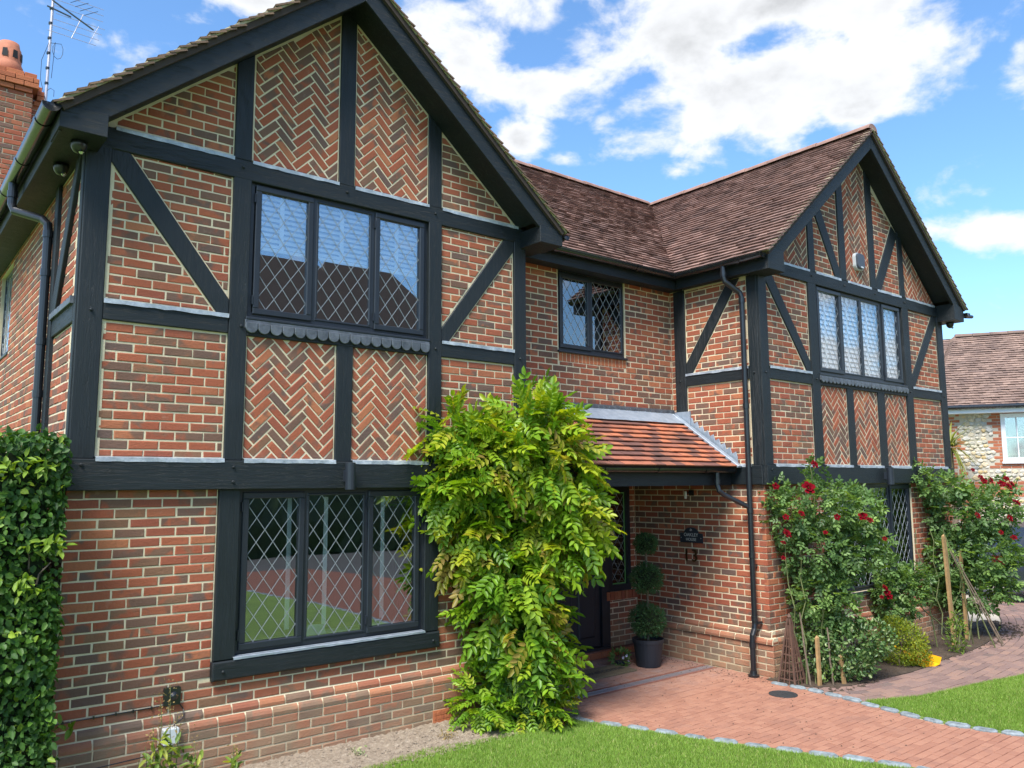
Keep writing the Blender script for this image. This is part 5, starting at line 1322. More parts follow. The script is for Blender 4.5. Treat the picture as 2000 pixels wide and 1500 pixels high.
rose('big climbing rose on stakes at the far right corner of the house', bB, blB, 2500, (11.0, -1.45, 0),
     [wobble((10.3 + i * .22, -1.45 - .05 * (i % 3), 0), (10.1 + i * .42, -1.35, 1.6), 7, .06) for i in range(7)] + [wobble((10.95, -1.65, 0), (10.4, -1.75, 1.15), 5, .02)], bloB, 1.1)
bC = (9.70, -1.25, 0)
rose('low straggling rose with a few crimson blooms under the ground floor window', bC, [(0.041, 0.814, 0.277, 0.208, 0.25), (0.258, 0.962, 0.139, 0.153, 0.15), (-0.067, 1.086, 0.153, 0.111, 0.12), (-0.043, 0.585, 0.249, 0.138, 0.2), (-0.222, 0.829, 0.097, 0.111, 0.1)], 700, (9.9, -1.3, 0),
     [wobble((10.5, -1.6, .15), (9.6, -1.2, .95), 7, .02), wobble((10.2, -1.3, 0), (9.8, -1.2, .9), 6, .03)], [((9.316, -1.262, 0.875), 0.05), ((9.339, -1.281, 0.808), 0.05), ((9.358, -1.296, 0.762), 0.045), ((9.279, -1.232, 0.756), 0.03)], .95, 40)
def shrub(name, label, cat, base, blobs, n, mat, temps, loc, dirw=.6, up=.3, tone=(2, 2.4), nob=60, core=.45):
    t_ = thing(name, label, cat, loc); P, O = crown(base, blobs, n, core=core, sprig=.03); P[:, 2] = np.maximum(P[:, 2], .02)
    scatter('foliage', mat, t_, temps, P, O * dirw + np.array([0, 0, up]) + RNG.normal(size=P.shape) * .5, O + np.array([0, 0, .5]) + RNG.normal(size=P.shape) * .3, RNG.uniform(.7, 1.2, len(P)), np.clip(RNG.beta(*tone, len(P)), 0, 1), n_obj=nob, pick=.4)
    return t_
s1 = shrub('shrub', 'dense variegated evergreen shrub between the wooden stakes and the yellow bush', 'shrub', (7.7, -1.58, 0), [(-0.369, 0.323, 0.219, 0.252, 0.25), (0.019, 0.378, 0.41, 0.312, 0.32), (0.34, 0.474, 0.208, 0.217, 0.26), (-0.022, 0.16, 0.349, 0.145, 0.26)], 3000, 'leaf_variegated', [single(.052, .028, fold=.2), single(.045, .026, fold=.1)], (7.7, -1.5, 0))
stems('trunk', s1, [wobble((7.6, -1.5, 0), (7.7, -1.5, .4), 4, .02)], .015)
s2 = shrub('shrub', 'round golden yellow bush beside the yellow scoop', 'shrub', (8.95, -1.6, 0), [(0.016, 0.261, 0.301, 0.281, 0.3), (0.173, 0.111, 0.198, 0.179, 0.22), (-0.05, 0.448, 0.161, 0.141, 0.2)], 4200, 'leaf_yellow', [single(.034, .014, fold=.1), single(.028, .014)], (8.95, -1.6, 0), up=.5)
stems('trunk', s2, [wobble((8.9, -1.6, 0), (9.0, -1.6, .35), 4, .02)], .012)
s3 = shrub('weed', 'pale flowering weed at the foot of the tall stake', 'plant', (10.2, -1.75, 0), [(0, .22, .12, .24, .12), (.02, .40, .06, .14, .06)], 260, 'leaf_weed', [single(.06, .018)], (10.2, -1.75, 0), core=.1, nob=0)
stems('stem', s3, [wobble((10.2, -1.75, 0), (10.2, -1.76, .55), 4, .01)], .005, 'stem_green')
s4 = shrub('seedling', 'small fresh green seedling between the wooden stakes at the bed edge', 'plant', (7.33, -1.52, 0), [(0, .10, .09, .10, .08)], 90, 'leaf_rose', [single(.05, .022)], (7.33, -1.52, 0), core=.1, nob=0, tone=(4, 2))
stems('stem', s4, [wobble((7.33, -1.52, 0), (7.33, -1.52, .15), 3, .01)], .004, 'stem_green')

def stake(x, y, h, w, lean, label, mat='wood_stake', d_=.03):
    mb = MB(); lx, ly = lean; mb.add([(x - w / 2, y - d_ / 2, -.02), (x + w / 2, y - d_ / 2, -.02), (x + w / 2, y + d_ / 2, -.02), (x - w / 2, y + d_ / 2, -.02),
                  (x - w / 2 + lx, y - d_ / 2 + ly, h), (x + w / 2 + lx, y - d_ / 2 + ly, h), (x + w / 2 + lx, y + d_ / 2 + ly, h), (x - w / 2 + lx, y + d_ / 2 + ly, h), (x + lx, y + ly, h + .03)],
                 [(0, 3, 2, 1), (0, 1, 5, 4), (1, 2, 6, 5), (2, 3, 7, 6), (3, 0, 4, 7), (4, 5, 8), (5, 6, 8), (6, 7, 8), (7, 4, 8)])
    tag(mb.build('wooden_stake', mat), label, 'stake', 'stakes holding up the roses')
stake(7.20, -1.53, .52, .045, (.02, .02), 'wide pale stake nearest to the brown obelisk')
stake(7.49, -1.66, .30, .045, (-.02, .02), 'short pale stake at the left end of the variegated shrub')
stake(10.66, -1.52, 1.50, .075, (-.06, .02), 'tallest orange brown stake in front of the far rose')
stake(11.25, -1.45, 1.25, .06, (.02, .02), 'slimmer tall stake right of the tallest one')
def cane(p0, p1, label, r=.012, mat='bark'):
    mb = MB(); mb.tube(wobble(p0, p1, 5, .008), r, 7, r2=r * .7); tag(mb.build('garden_cane', mat), label, 'cane', 'thin canes in the rose bed')
cane((7.11, -1.47, 0), (7.07, -1.40, .8), 'grey cane between the obelisk and the first wide stake')
cane((7.36, -1.60, 0), (7.37, -1.55, .62), 'thin dark cane between the two pale stakes')
cane((10.95, -1.93, 0), (10.5, -1.55, 1.55), 'long green cane leaning across the far rose bed', .010, 'stem_green')
cane((11.15, -1.95, 0), (10.75, -1.50, 1.3), 'grey leaning cane beside the long green cane', .012)
cane((11.30, -1.90, 0), (10.95, -1.50, 1.2), 'rightmost grey leaning cane in the far rose bed', .012)

# ---- brown obelisk trellis
ob_ = thing('obelisk_trellis', 'small brown slatted garden obelisk at the brick corner', 'trellis', (7.08, -1.30, 0))
ocx, ocy, oh, ow = 7.06, -1.27, .72, .105
def bar(mb, a, b, w=.011):
    mb.tube([a, b], w, 4)
for sx, sy in ((-1, -1), (1, -1), (1, 1), (-1, 1)):
    mb = MB(); bar(mb, (ocx + sx * ow, ocy + sy * ow, 0), (ocx + sx * .012, ocy + sy * .012, oh), .014); mb.build('leg', 'wood_brown', ob_)
for i, (dx, dy) in enumerate(((0, -1), (-1, 0), (1, 0), (0, 1))):
    for k in (-.33, .33):
        if dx == 0: a = (ocx + k * ow, ocy + dy * ow, 0); b = (ocx + k * .02, ocy + dy * .02, oh * (1 - abs(k) * .3))
        else: a = (ocx + dx * ow, ocy + k * ow, 0); b = (ocx + dx * .02, ocy + k * .02, oh * (1 - abs(k) * .3))
        mb = MB(); bar(mb, a, b, .008); mb.build('upright', 'wood_brown', ob_)
for k in range(7):
    z = .06 + k * .088; s_ = ow * (1 - z / oh)
    for (a, b) in (((-1, -1), (1, -1)), ((-1, -1), (-1, 1)), ((1, -1), (1, 1)), ((-1, 1), (1, 1))):
        mb = MB(); bar(mb, (ocx + a[0] * s_, ocy + a[1] * s_, z), (ocx + b[0] * s_, ocy + b[1] * s_, z), .009); mb.build('rung', 'wood_brown', ob_)
mb = MB(); mb.lathe(ocx, ocy, [(.02, oh), (.026, oh + .02), (.005, oh + .06)], 8); mb.build('finial', 'wood_brown', ob_)

# ---- yellow scoop
yp = MB(); k = 10; vs = []
for j in range(2):
    for i in range(k + 1):
        a = math.pi * (i / k - .5); vs += [(9.08 + .17 * math.sin(a) * .9 + j * .0, -1.88 + .02 * j, .015 + .11 * (1 - math.cos(a * .9)) * .9)]
P0 = [(-.17, 0, .11), (-.14, 0, .03), (-.08, 0, .01), (.08, 0, .01), (.14, 0, .03), (.17, 0, .11)]
a_ = math.radians(-28); vs = []
for yy, sc_ in ((-.03, 1.0), (.20, .95), (.30, .75)):
    for (x_, _, z_) in P0:
        X_, Y_ = x_ * sc_, yy; vs.append((9.10 + X_ * math.cos(a_) - Y_ * math.sin(a_), -1.86 + X_ * math.sin(a_) + Y_ * math.cos(a_), z_ + (.10 if yy > .25 else 0)))
n6 = 6; yp.add(vs, [(r * n6 + i, r * n6 + i + 1, (r + 1) * n6 + i + 1, (r + 1) * n6 + i) for r in range(2) for i in range(5)])
hv = Vector((9.10, -1.86, .08)) + Vector((-math.sin(a_) * .32, math.cos(a_) * .32, 0)); yp.tube([hv, hv + Vector((.1, .25, .05))], .014, 8)
so = yp.build('dustpan', 'yellow_plastic'); tag(so, 'bright yellow plastic scoop lying at the edge of the bed', 'dustpan')
sm = so.modifiers.new('solid', 'SOLIDIFY'); sm.thickness = .006

# ---- topiary in pot
tx_, ty_ = 6.50, .38
PT_ = thing('plant_pot', 'dark plastic pot standing by the porch wall under the three ball topiary', 'pot', (tx_, ty_, 0))
mb = MB(); mb.lathe(tx_, ty_, [(.142, 0), (.15, .01), (.185, .29), (.196, .29), (.200, .335), (.186, .335), (.180, .30), (.02, .29)], 28); mb.build('pot_body', 'pot_black', PT_, smooth=False)
mb = MB(); mb.lathe(tx_, ty_, [(.178, .28), (.12, .305), (.01, .31)], 20); mb.build('potting_soil', 'soil_dark', PT_)
TP = thing('topiary_tree', 'clipped evergreen topiary with three balls on one stem', 'topiary', (tx_, ty_, .3))
mb = MB(); mb.tube([(tx_, ty_, .29), (tx_ + .01, ty_, .8), (tx_ - .005, ty_, 1.52)], .016, 8); mb.build('trunk', 'bark', TP)
for (z, r, n) in ((.56, .225, 2600), (1.07, .205, 2300), (1.50, .145, 1300)):
    d = norm(RNG.normal(size=(n, 3))); d = d[d[:, 2] > -.93]; n = len(d)
    bumpy = 1 + .05 * np.sin(d[:, 0] * 7 + d[:, 2] * 9); P = np.array([tx_, ty_, z]) + d * (r * (RNG.uniform(.72, 1.0, n) * bumpy))[:, None] * np.array([1, 1, .92])
    scatter('ball_foliage', 'leaf_conifer', TP, [single(.045, .009, fold=.1, droop=.1), single(.035, .010)], P, d + RNG.normal(size=(n, 3)) * .45, d * .3 + RNG.normal(size=(n, 3)), RNG.uniform(.7, 1.1, n), RNG.beta(2, 2, n))
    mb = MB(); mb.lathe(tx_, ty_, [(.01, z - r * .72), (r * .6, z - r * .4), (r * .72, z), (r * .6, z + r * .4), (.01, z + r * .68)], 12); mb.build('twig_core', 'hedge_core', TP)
FP = thing('bedding_plant', 'little white flowered plant beside the dark pot', 'plant', (6.22, .60, 0))
P, O = crown((6.22, .60, 0), [(0, .10, .11, .10, .10)], 200, core=.1)
scatter('foliage', 'leaf_rose', FP, [single(.06, .022)], P, O + np.array([0, 0, .3]), O + RNG.normal(size=P.shape) * .3, RNG.uniform(.7, 1, len(P)), RNG.random(len(P)) * .8)
for (dx, dy, dz) in ((.06, -.08, .10), (.01, -.09, .14), (.09, -.04, .06), (-.04, -.08, .12)):
    mb = MB(); c = (6.22 + dx, .60 + dy, dz)
    for j in range(5):
        a = 6.283 * j / 5; mb.add([c, (c[0] + .022 * math.cos(a), c[1] - .01, c[2] + .022 * math.sin(a)), (c[0] + .022 * math.cos(a + .9), c[1] - .012, c[2] + .022 * math.sin(a + .9))], [(0, 1, 2)])
    mb.build('bloom', 'petal_pale', FP)
mb = MB(); mb.lathe(6.22, .60, [(.05, 0), (.065, .06), (.06, .065)], 12); mb.build('grow_pot', 'pot_black', FP)

# ---- doormat, drain, manhole
mat_ = thing('doormat', 'worn brown doormat with welcome script in front of the front door', 'doormat', (5.78, .45, 0))
mb = MB(GZ(0)); mb.prism(R4(5.42, 6.18, .28, .66), .002, .022, ch=.004); mb.build('mat_base', 'coir', mat_)
def text(body, name, mat, size, M, parent=None, ext=.002, shear=0.0, align='CENTER', bold=0.0):
    c = bpy.data.curves.new(name, 'FONT'); c.body = body; c.size = size; c.extrude = ext; c.align_x = align; c.align_y = 'CENTER'; c.shear = shear; c.offset = bold
    tmp = bpy.data.objects.new(name, c); COL.objects.link(tmp); bpy.context.view_layer.update(); me = bpy.data.meshes.new_from_object(tmp.evaluated_get(bpy.context.evaluated_depsgraph_get())); bpy.data.objects.remove(tmp)
    me.materials.clear(); me.materials.append(MATS[mat]); o = bpy.data.objects.new(name, me); COL.objects.link(o)
    if parent is not None:
        o.parent = parent
        if parent in LOC: o.matrix_parent_inverse = Matrix.Translation(-LOC[parent])
    o.matrix_basis = M; return o
text('welcome', 'lettering', 'iron', .17, frame((5.80, .47, .0235), (1, 0, 0), (0, 1, 0)), mat_, .001, .35, bold=.001)
dr = thing('drain_channel', 'galvanised slotted drain channel across the porch entrance', 'drain', (5.6, -.12, 0))
mb = MB(); mb.box(4.25, 7.08, -.165, -.155, -.04, .004); mb.box(4.25, 7.08, -.085, -.075, -.04, .004); mb.build('channel_edge', 'galv', dr)
mb = MB(); mb.box(4.25, 7.08, -.155, -.085, -.05, -.03); mb.build('channel_bed', 'soil_dark', dr)
mb = MB(); x = 4.27
while x < 7.07: mb.box(x, x + .009, -.155, -.085, -.010, .001); x += .021
mb.box(4.25, 7.08, -.130, -.110, -.012, .002)
mb.build('grating', 'galv', dr, kind='stuff')
mh = MB(); mh.lathe(6.57, -1.47, [(.150, -.02), (.150, .006), (.144, .008), (.140, .004), (.02, .006)], 32)
tag(mh.build('manhole_cover', 'iron'), 'round dark drain cover set into the red paving', 'manhole cover')

# ---- things fixed to the walls
sg = thing('house_sign', 'black arched name plaque on the porch wall', 'sign', (BX0 - .02, .155, 1.5))
MSs = LEFT(BX0 - .003)
k = 14; arch = [(-.335, 1.495), (.025, 1.495), (.025, 1.615), (-.03, 1.615)] + [(-.155 + .11 * math.cos(math.pi * i / k), 1.622 + .068 * math.sin(math.pi * i / k)) for i in range(k + 1)] + [(-.28, 1.615), (-.335, 1.615)]
mb = MB(MSs); mb.prism(arch, .0, .018); mb.build('plaque', 'pot_black', sg)
text('OAKLEY', 'lettering', 'lettering', .062, frame((BX0 - .0225, .155, 1.594), (0, -1, 0)), sg, .001)
text('HOUSE', 'lettering', 'lettering', .052, frame((BX0 - .0225, .155, 1.535), (0, -1, 0)), sg, .001)
orn = MB(frame((BX0 - .0215, .155, 1.655), (0, -1, 0)))
for j in range(5):
    a = math.pi * (j / 4); orn.prism([(0, -.012), (.020 * math.cos(a) + .006 * math.sin(a), .020 * math.sin(a) - .006), (.024 * math.cos(a), .024 * math.sin(a) - .004), (.020 * math.cos(a) - .006 * math.sin(a), .020 * math.sin(a) - .002)], 0, .001)
orn.build('emblem', 'lettering', sg)
for u in (-.315, .005):
    mb = MB(MSs); mb.prism([(u + .006 * math.cos(i), 1.555 + .006 * math.sin(i)) for i in range(6)], .018, .022); mb.build('screw', 'lettering', sg)
num = thing('house_number', 'bronze number 13 fixed below the name plaque', 'house number', (BX0 - .02, .16, 1.25))
for ch_, yy in (('1', .235), ('3', .105)): text(ch_, 'numeral', 'bronze', .225, frame((BX0 - .022, yy, 1.325), (0, -1, 0)), num, .007)
lp = thing('porch_lamp', 'small white spotlight high on the porch wall', 'lamp', (BX0 - .05, .20, 2.15))
mb = MB(); mb.lathe(BX0 - .10, .16, [(.015, 2.06), (.018, 2.07), (.018, 2.15), (.012, 2.16)], 12); mb.build('lamp_head', 'white_plastic', lp)
mb = MB(); mb.box(BX0 - .02, BX0 - .001, .10, .17, 2.10, 2.17); mb.tube([(BX0 - .02, .14, 2.14), (BX0 - .09, .155, 2.13)], .008, 6); mb.build('lamp_bracket', 'pvc_black', lp)
al = thing('alarm_box', 'grey and white rounded alarm box high on the right gable', 'alarm', (9.62, YB, 5.4))
def rrect(cx, cz, w, h, r, k=5): return [(cx + sx * (w / 2 - r) + r * math.cos(a), cz + sz * (h / 2 - r) + r * math.sin(a)) for sx, sz, a0 in ((1, 1, 0), (-1, 1, 90), (-1, -1, 180), (1, -1, 270)) for a in [math.radians(a0 + 90 * i / k) for i in range(k + 1)]]
mb = MB(MBm); mb.prism(rrect(9.625, 5.405, .235, .245, .07), .0, .045); mb.build('back_plate', 'white_plastic', al)
mb = MB(MBm); mb.prism(rrect(9.625, 5.405, .205, .225, .06), .045, .075, ch=.012); mb.build('cover', 'grey_plastic', al)
mb = MB(MBm); mb.prism(rrect(9.635, 5.315, .07, .022, .008), .0745, .078); mb.build('status_light', 'white_plastic', al)
def updown(x, y, label):
    t_ = thing('wall_light', label, 'wall light', (x, y, 2.35), 'cylinder wall lights above the ground floor windows')
    mb = MB(); mb.lathe(x, y, [(.040, 2.225), (.046, 2.228), (.046, 2.465), (.040, 2.468)], 20); mb.build('lamp_tube', 'window_black', t_)
    mb = MB(); mb.box(x - .03, x + .03, y + .03, y + .085, 2.30, 2.40); mb.build('bracket', 'window_black', t_)
updown(2.065, YA - .125, 'black cylinder wall light above the big left ground floor window')
updown(9.98, YB - .125, 'black cylinder wall light above the roses on the right gable')
sp = thing('wall_spotlight', 'black square floodlight low on the brick wall with cable', 'floodlight', (.645, 0, .66))  # black spotlight with its cable, mounted low on the wall
MGp = FRONT(YA + .022)
mb = MB(MGp); mb.prism(rrect(.645, .66, .125, .135, .015), 0, .028); mb.build('housing', 'pvc_black', sp)
mb = MB(MGp); mb.prism([(.655 + .033 * math.cos(i * .524), .662 + .033 * math.sin(i * .524)) for i in range(12)], .028, .055, ch=.02); mb.build('lens', 'pvc_black', sp)
mb = MB(); yy = YA - .006
mb.tube([(-.165, yy + .02, .588), (.0, yy + .02, .592), (.3, yy + .02, .594), (.60, yy + .02, .597)], .0045, 6)
mb.tube([(.70, yy + .015, .60), (.735, yy + .01, .55), (.725, yy - .02, .49), (.66, yy - .03, .455), (.640, yy - .045, .40)], .0045, 6)
mb.tube([(.62, yy - .06, .33), (.45, yy - .062, .272), (.17, yy - .06, .262), (-.05, yy - .06, .255)], .0045, 6)
mb.build('cable', 'pvc_black', sp)
for x_ in (-.10, .10, .25, .37, .50):
    mb = MB(); mb.box(x_ - .005, x_ + .005, yy + .008, yy + .022, .584, .606); mb.build('cable_clip', 'pvc_black', sp)
jb = MB(FRONT(YA - .036)); jb.prism(rrect(.625, .385, .115, .12, .012), 0, .06, ch=.006); tag(jb.build('junction_box', 'white_plastic'), 'pale grey junction box half hidden by weeds on the low wall', 'junction box')
def dome(x, y, z, label):
    t_ = thing('security_camera', label, 'camera', (x, y, z), 'dome cameras under the eaves')
    mb = MB(); mb.lathe(x, y, [(.058, z), (.060, z - .02), (.052, z - .05), (.035, z - .075), (.012, z - .088)], 18); mb.build('housing', 'pvc_black', t_, smooth=True)
    mb = MB(); mb.lathe(x + .015, y - .03, [(.015, z - .07), (.02, z - .085), (.006, z - .10)], 10); mb.build('lens', 'chrome', t_)
dome(-.25, -.14, 4.838, 'dome camera under the left eave nearest to the gable corner')
dome(-.27, .43, 4.838, 'dome camera under the left eave further back from the corner')
dome(12.28, YB - .12, 4.818, 'dome camera under the far right corner of the roof')
mb = MB(); mb.tube([(BX1 + .26, YB - .28, 4.92), (BX1 + .52, YB - .28, 4.95)], .03, 8); mb.build('gutter_outlet', 'gutter_black', H)

# ---- aerial
ae = thing('tv_aerial', 'television aerial on a thin galvanised mast behind the roof edge', 'aerial', (.48, 6.75, 6.0))
mx0, my0 = .405, 6.62
mb = MB(); mb.tube([(mx0, my0, 6.0), (mx0 + .02, my0, 9.75)], .022, 10); mb.build('mast', 'galv', ae)
for i in range(7):
    z = 8.25 + i * .24; mb = MB(); mb.tube([(mx0 + .008, my0, z), (mx0 + .008, my0, z + .035)], .028, 8); mb.build('mast_tape', 'pvc_black', ae)
mb = MB(); z0_ = 9.05
for i in range(4):
    zz = z0_ + i * .10; o_ = i * .035; mb.tube([(mx0 - .05 + o_, my0 - .12, zz), (mx0 + .62 + o_, my0 - .12, zz - .02)], .004, 5)
mb.tube([(mx0 + .52, my0 - .12, z0_ - .02), (mx0 + .64, my0 - .12, z0_ + .30)], .004, 5); mb.tube([(mx0 + .28, my0 - .12, z0_ - .02), (mx0 + .42, my0 - .12, z0_ + .42)], .007, 5)
for i in range(3):
    zz = z0_ + .42 + i * .10; mb.tube([(mx0 + .02, my0 - .12, zz), (mx0 + .70, my0 - .12, zz - .02)], .004, 5)
mb.build('reflector', 'galv', ae)
mb = MB(); mb.tube([(mx0, my0 - .1, z0_ + .50), (mx0 + .55, my0 - .25, z0_ + .15)], .012, 6); mb.tube([(mx0 - .05, my0, z0_ + .44), (mx0 + .25, my0 - .15, z0_ + .30)], .012, 6)
for i in range(6): t_ = i / 6; mb.tube([(mx0 + .1 + .4 * t_, my0 - .14, z0_ + .62 - .26 * t_), (mx0 + .25 + .4 * t_, my0 - .3, z0_ + .66 - .26 * t_)], .004, 5)
mb.build('boom', 'pvc_black', ae)
mb = MB(); mb.tube([(mx0 + .02, my0 - .04, 8.90)] + [(mx0 + .12 + .07 * math.sin(t_ * .63), my0 - .05, 8.95 - .28 * (1 - math.cos(t_ * .63)) * .5 + (0)) for t_ in range(1, 10)] + [(mx0 + .06, my0 - .04, 8.35)], .004, 5)
mb.tube([(mx0 + .02, my0 - .02, 8.15), (mx0 + .06, my0 - .02, 8.20), (mx0 + .11, my0 - .02, 8.18), (mx0 + .11, my0 - .02, 8.08)], .004, 5)
mb.tube([(mx0, my0 - .03, 8.9), (mx0 - .08, my0 - .03, 8.6), (mx0 - .08, my0 - .03, 8.3), (mx0, my0 - .03, 8.0)], .004, 5); mb.build('coax_cable', 'pvc_black', ae)

# ---- weeds at lower left
wd = thing('weed_clump', 'tall seeding weeds growing in front of the low white box', 'weed', (.55, -.30, 0))
st_l = []
for (x, h) in ((.50, .74), (.56, .82), (.45, .55), (.62, .60), (.40, .42), (.72, .38), (1.02, .30), (.33, .34)):
    st_l.append(wobble((x, -.33 + random.uniform(-.04, .04), 0), (x + random.uniform(-.05, .05), -.33, h), 5, .012))
stems('stem', wd, st_l, .004, 'stem_green')
P = np.concatenate([np.array(l[0].lerp(l[-1], t_)) [None] + RNG.normal(size=(7, 3)) * (.02, .02, .02) for l in st_l for t_ in (.2, .35, .5, .62)])
m_ = P[:, 2] < .48; P = P[m_]
scatter('leaves', 'leaf_weed', wd, [single(.11, .034, fold=.2, droop=.2), single(.085, .03)], P, RNG.normal(size=P.shape) + np.array([0, 0, .25]), RNG.normal(size=P.shape) * .3 + np.array([0, -.4, 1]), RNG.uniform(.6, 1.1, len(P)), RNG.random(len(P)))
P = np.concatenate([np.array(l[-1])[None] + RNG.normal(size=(45, 3)) * (.018, .018, .09) - np.array([0, 0, .10]) for l in st_l[:4]] + [np.array([.72, -.33, .32]) + RNG.normal(size=(40, 3)) * (.02, .02, .07), np.array([1.02, -.35, .24]) + RNG.normal(size=(40, 3)) * (.02, .02, .05)])
scatter('seed_heads', 'leaf_straw', wd, [single(.018, .010)], P, RNG.normal(size=P.shape), RNG.normal(size=P.shape), RNG.uniform(.6, 1.3, len(P)), RNG.random(len(P)))
for i, (x, y, lab) in enumerate(((2.05, -.38, 'small grey leaved weed on the stony soil left of the bed middle'), (2.9, -.48, 'tiny dry weed on the stony soil near the wisteria'))):
    t_ = thing('weed', lab, 'weed', (x, y, 0)); P = np.array([x, y, .05]) + RNG.normal(size=(40, 3)) * (.035, .03, .018)
    scatter('leaves', ('leaf_variegated', 'leaf_straw')[i], t_, [single(.04, .012)], P, RNG.normal(size=P.shape) + np.array([0, 0, .4]), RNG.normal(size=P.shape), RNG.uniform(.6, 1.1, len(P)), .5 + RNG.random(len(P)) * .5)

# ---- grass blades on the lawns in view
def blades(region, n, test, name, label_parent=None):
    x = RNG.uniform(region[0], region[1], n); y = RNG.uniform(region[2], region[3], n)
    keep = np.array([test(a, b) for a, b in zip(x, y)]); x, y = x[keep], y[keep]; n = len(x)
    h = RNG.uniform(.018, .040, n); a = RNG.uniform(0, 6.283, n); w = RNG.uniform(.0022, .0042, n); lean = RNG.normal(size=(n, 2)) * .012
    V = np.zeros((n, 3, 3)); V[:, 0] = np.stack([x - np.cos(a) * w, y - np.sin(a) * w, np.full(n, .008)], -1); V[:, 1] = np.stack([x + np.cos(a) * w, y + np.sin(a) * w, np.full(n, .008)], -1); V[:, 2] = np.stack([x + lean[:, 0], y + lean[:, 1], .008 + h], -1)
    patch = .5 + .25 * np.sin(x * 2.1 + y * 1.3) + .15 * np.sin(x * 6.3 - y * 5.1); T_ = np.clip(RNG.beta(2.2, 2.6, n) * .75 + patch * .25, 0, .92); T_[RNG.random(n) < .06] = .97
    C_ = np.stack([T_, RNG.random(n), RNG.random(n)], -1)
    link(rawmesh(name, V.reshape(-1, 3), np.arange(n * 3).reshape(-1, 3), C_, 'grass_blade'), name, None, kind='stuff')
LAWN1 = [(1.2, -.66), (2.08, -.66), (2.57, -.58), (3.14, -.69), (3.73, -.70), (4.10, -.60)] + [(x - .08, y) for x, y in NEAR[2:9]] + [(3.0, -4.4)]
blades((1.2, 5.5, -4.2, -.5), 250000, lambda a, b: inpoly(a, b, LAWN1) and (b > -2.0 - (a - 2.2) * .9 - .9), 'grass')
LAWN2 = FAR[3:9] + [(13, -5)] + OUTER[::-1][3:]
blades((6.8, 12.5, -5.0, -2.1), 330000, lambda a, b: inpoly(a - .04, b + .02, LAWN2) and b > -3.9 + (a - 7) * .03, 'grass')

# ================================================================== neighbours
NB = thing('neighbour_house', 'brick and flint house with hipped tile roof beyond the right gable', 'house', (22, 0, 0))
W0 = Vector((19.40, 2.12, 0)); Wd = Vector((.480, -.877, 0)).normalized(); MN = frame(W0, Wd)
Wn = MN.to_3x3() @ Vector((0, 0, 1)); ZE = 3.98
nh = (1.20, 2.35, 2.72, 3.86); nh2 = (1.42, 2.9, .4, 1.42)
mb = MB(MN)
for q in (R4(0, 1.20, -.3, ZE), R4(2.35, 9, -.3, ZE), R4(1.20, 2.35, 1.42, 2.72), R4(1.20, 2.35, 3.86, ZE), R4(1.20, 1.42, -.3, 1.42)): mb.prism(q, -.25, -.006)
mb.prism(R4(0, 9, -.3, .4), -.3, -.007)
nw = mb.build('wall', 'mortar_pale', NB)
mb = MB(frame(W0, -Vector(Wn) * -1, (0, 0, 1))); 
MNL = frame(W0 - Vector(Wn) * 4.2, Wn); mb = MB(MNL); mb.prism(R4(0, 4.2, -.3, ZE), -.25, -.006); mb.build('wall', 'mortar_pale', NB)
save = PIECES; PIECES = []
def nh_skip(x, z): return False
fl_regions = [R4(.42, 1.18, 2.50, 3.93), R4(.42, 9, 2.22, 2.56), R4(.5, 9, 1.0, 1.86)]
stretcher(MN, [R4(0, 9, -.1, ZE - .02)], nw, mat='brick_neighbour', phase=0, holes=[nh, nh2], edge=0, ch=.004)
stretcher(MNL, [R4(0, 4.2, -.1, ZE - .02)], nw, mat='brick_neighbour', edge=0, ch=.004)
def in_flint(P_):
    if P_[3] is not MN: return False
    cx = sum(p_[0] for p_ in P_[4]) / len(P_[4]); cz = sum(p_[1] for p_ in P_[4]) / len(P_[4])
    if .98 < cz < 1.86 and cx > .45: return True
    if 2.22 < cz < 2.56 and cx > .45: return True
    tooth = .11 if int(math.floor(cz / .30)) % 2 else 0
    return .34 - tooth < cx < .94 + tooth and 2.5 < cz < 3.95
PIECES = [P_ for P_ in PIECES if not in_flint(P_)]
PIECES.sort(key=lambda P_: -P_[0])
for P_ in PIECES[:200]:
    mb = MB(); emit(P_, mb); mb.build('brick', P_[2], nw)
mb = MB()
for P_ in PIECES[200:]: emit(P_, mb)
mb.build('brickwork', 'brick_neighbour', NB, kind='stuff')
PIECES = []
fm = MB(MN)
def flint(u, v):
    r = random.uniform(.05, .085); k = random.choice((6, 7, 8)); a0 = random.random() * 6
    q = [(u + r * random.uniform(.75, 1.1) * math.cos(a0 + 6.283 * i / k), v + r * .8 * random.uniform(.75, 1.1) * math.sin(a0 + 6.283 * i / k)) for i in range(k)]
    fm.prism(q, -.02, random.uniform(.005, .03), ch=.02, jit=.006)
v = .90
while v < 3.93:
    u = .3 + random.uniform(0, .06)
    while u < 4.2:
        tooth = .11 if int(math.floor(v / .30)) % 2 else 0
        ok_ = (1.03 < v < 1.82 and u > .5) or (2.24 < v < 2.54 and u > .5) or (2.5 < v < 3.93 and .38 - tooth < u < .92 + tooth)
        if ok_ and not (nh[0] - .05 < u < nh[1] + .05 and nh[2] - .05 < v) and not (nh2[0] - .06 < u < nh2[1] + .06 and v < nh2[3] + .06): flint(u + random.uniform(-.02, .02), v + random.uniform(-.02, .02))
        u += random.uniform(.10, .14)
    v += .088
fm.build('flintwork', 'flint', NB, kind='stuff')
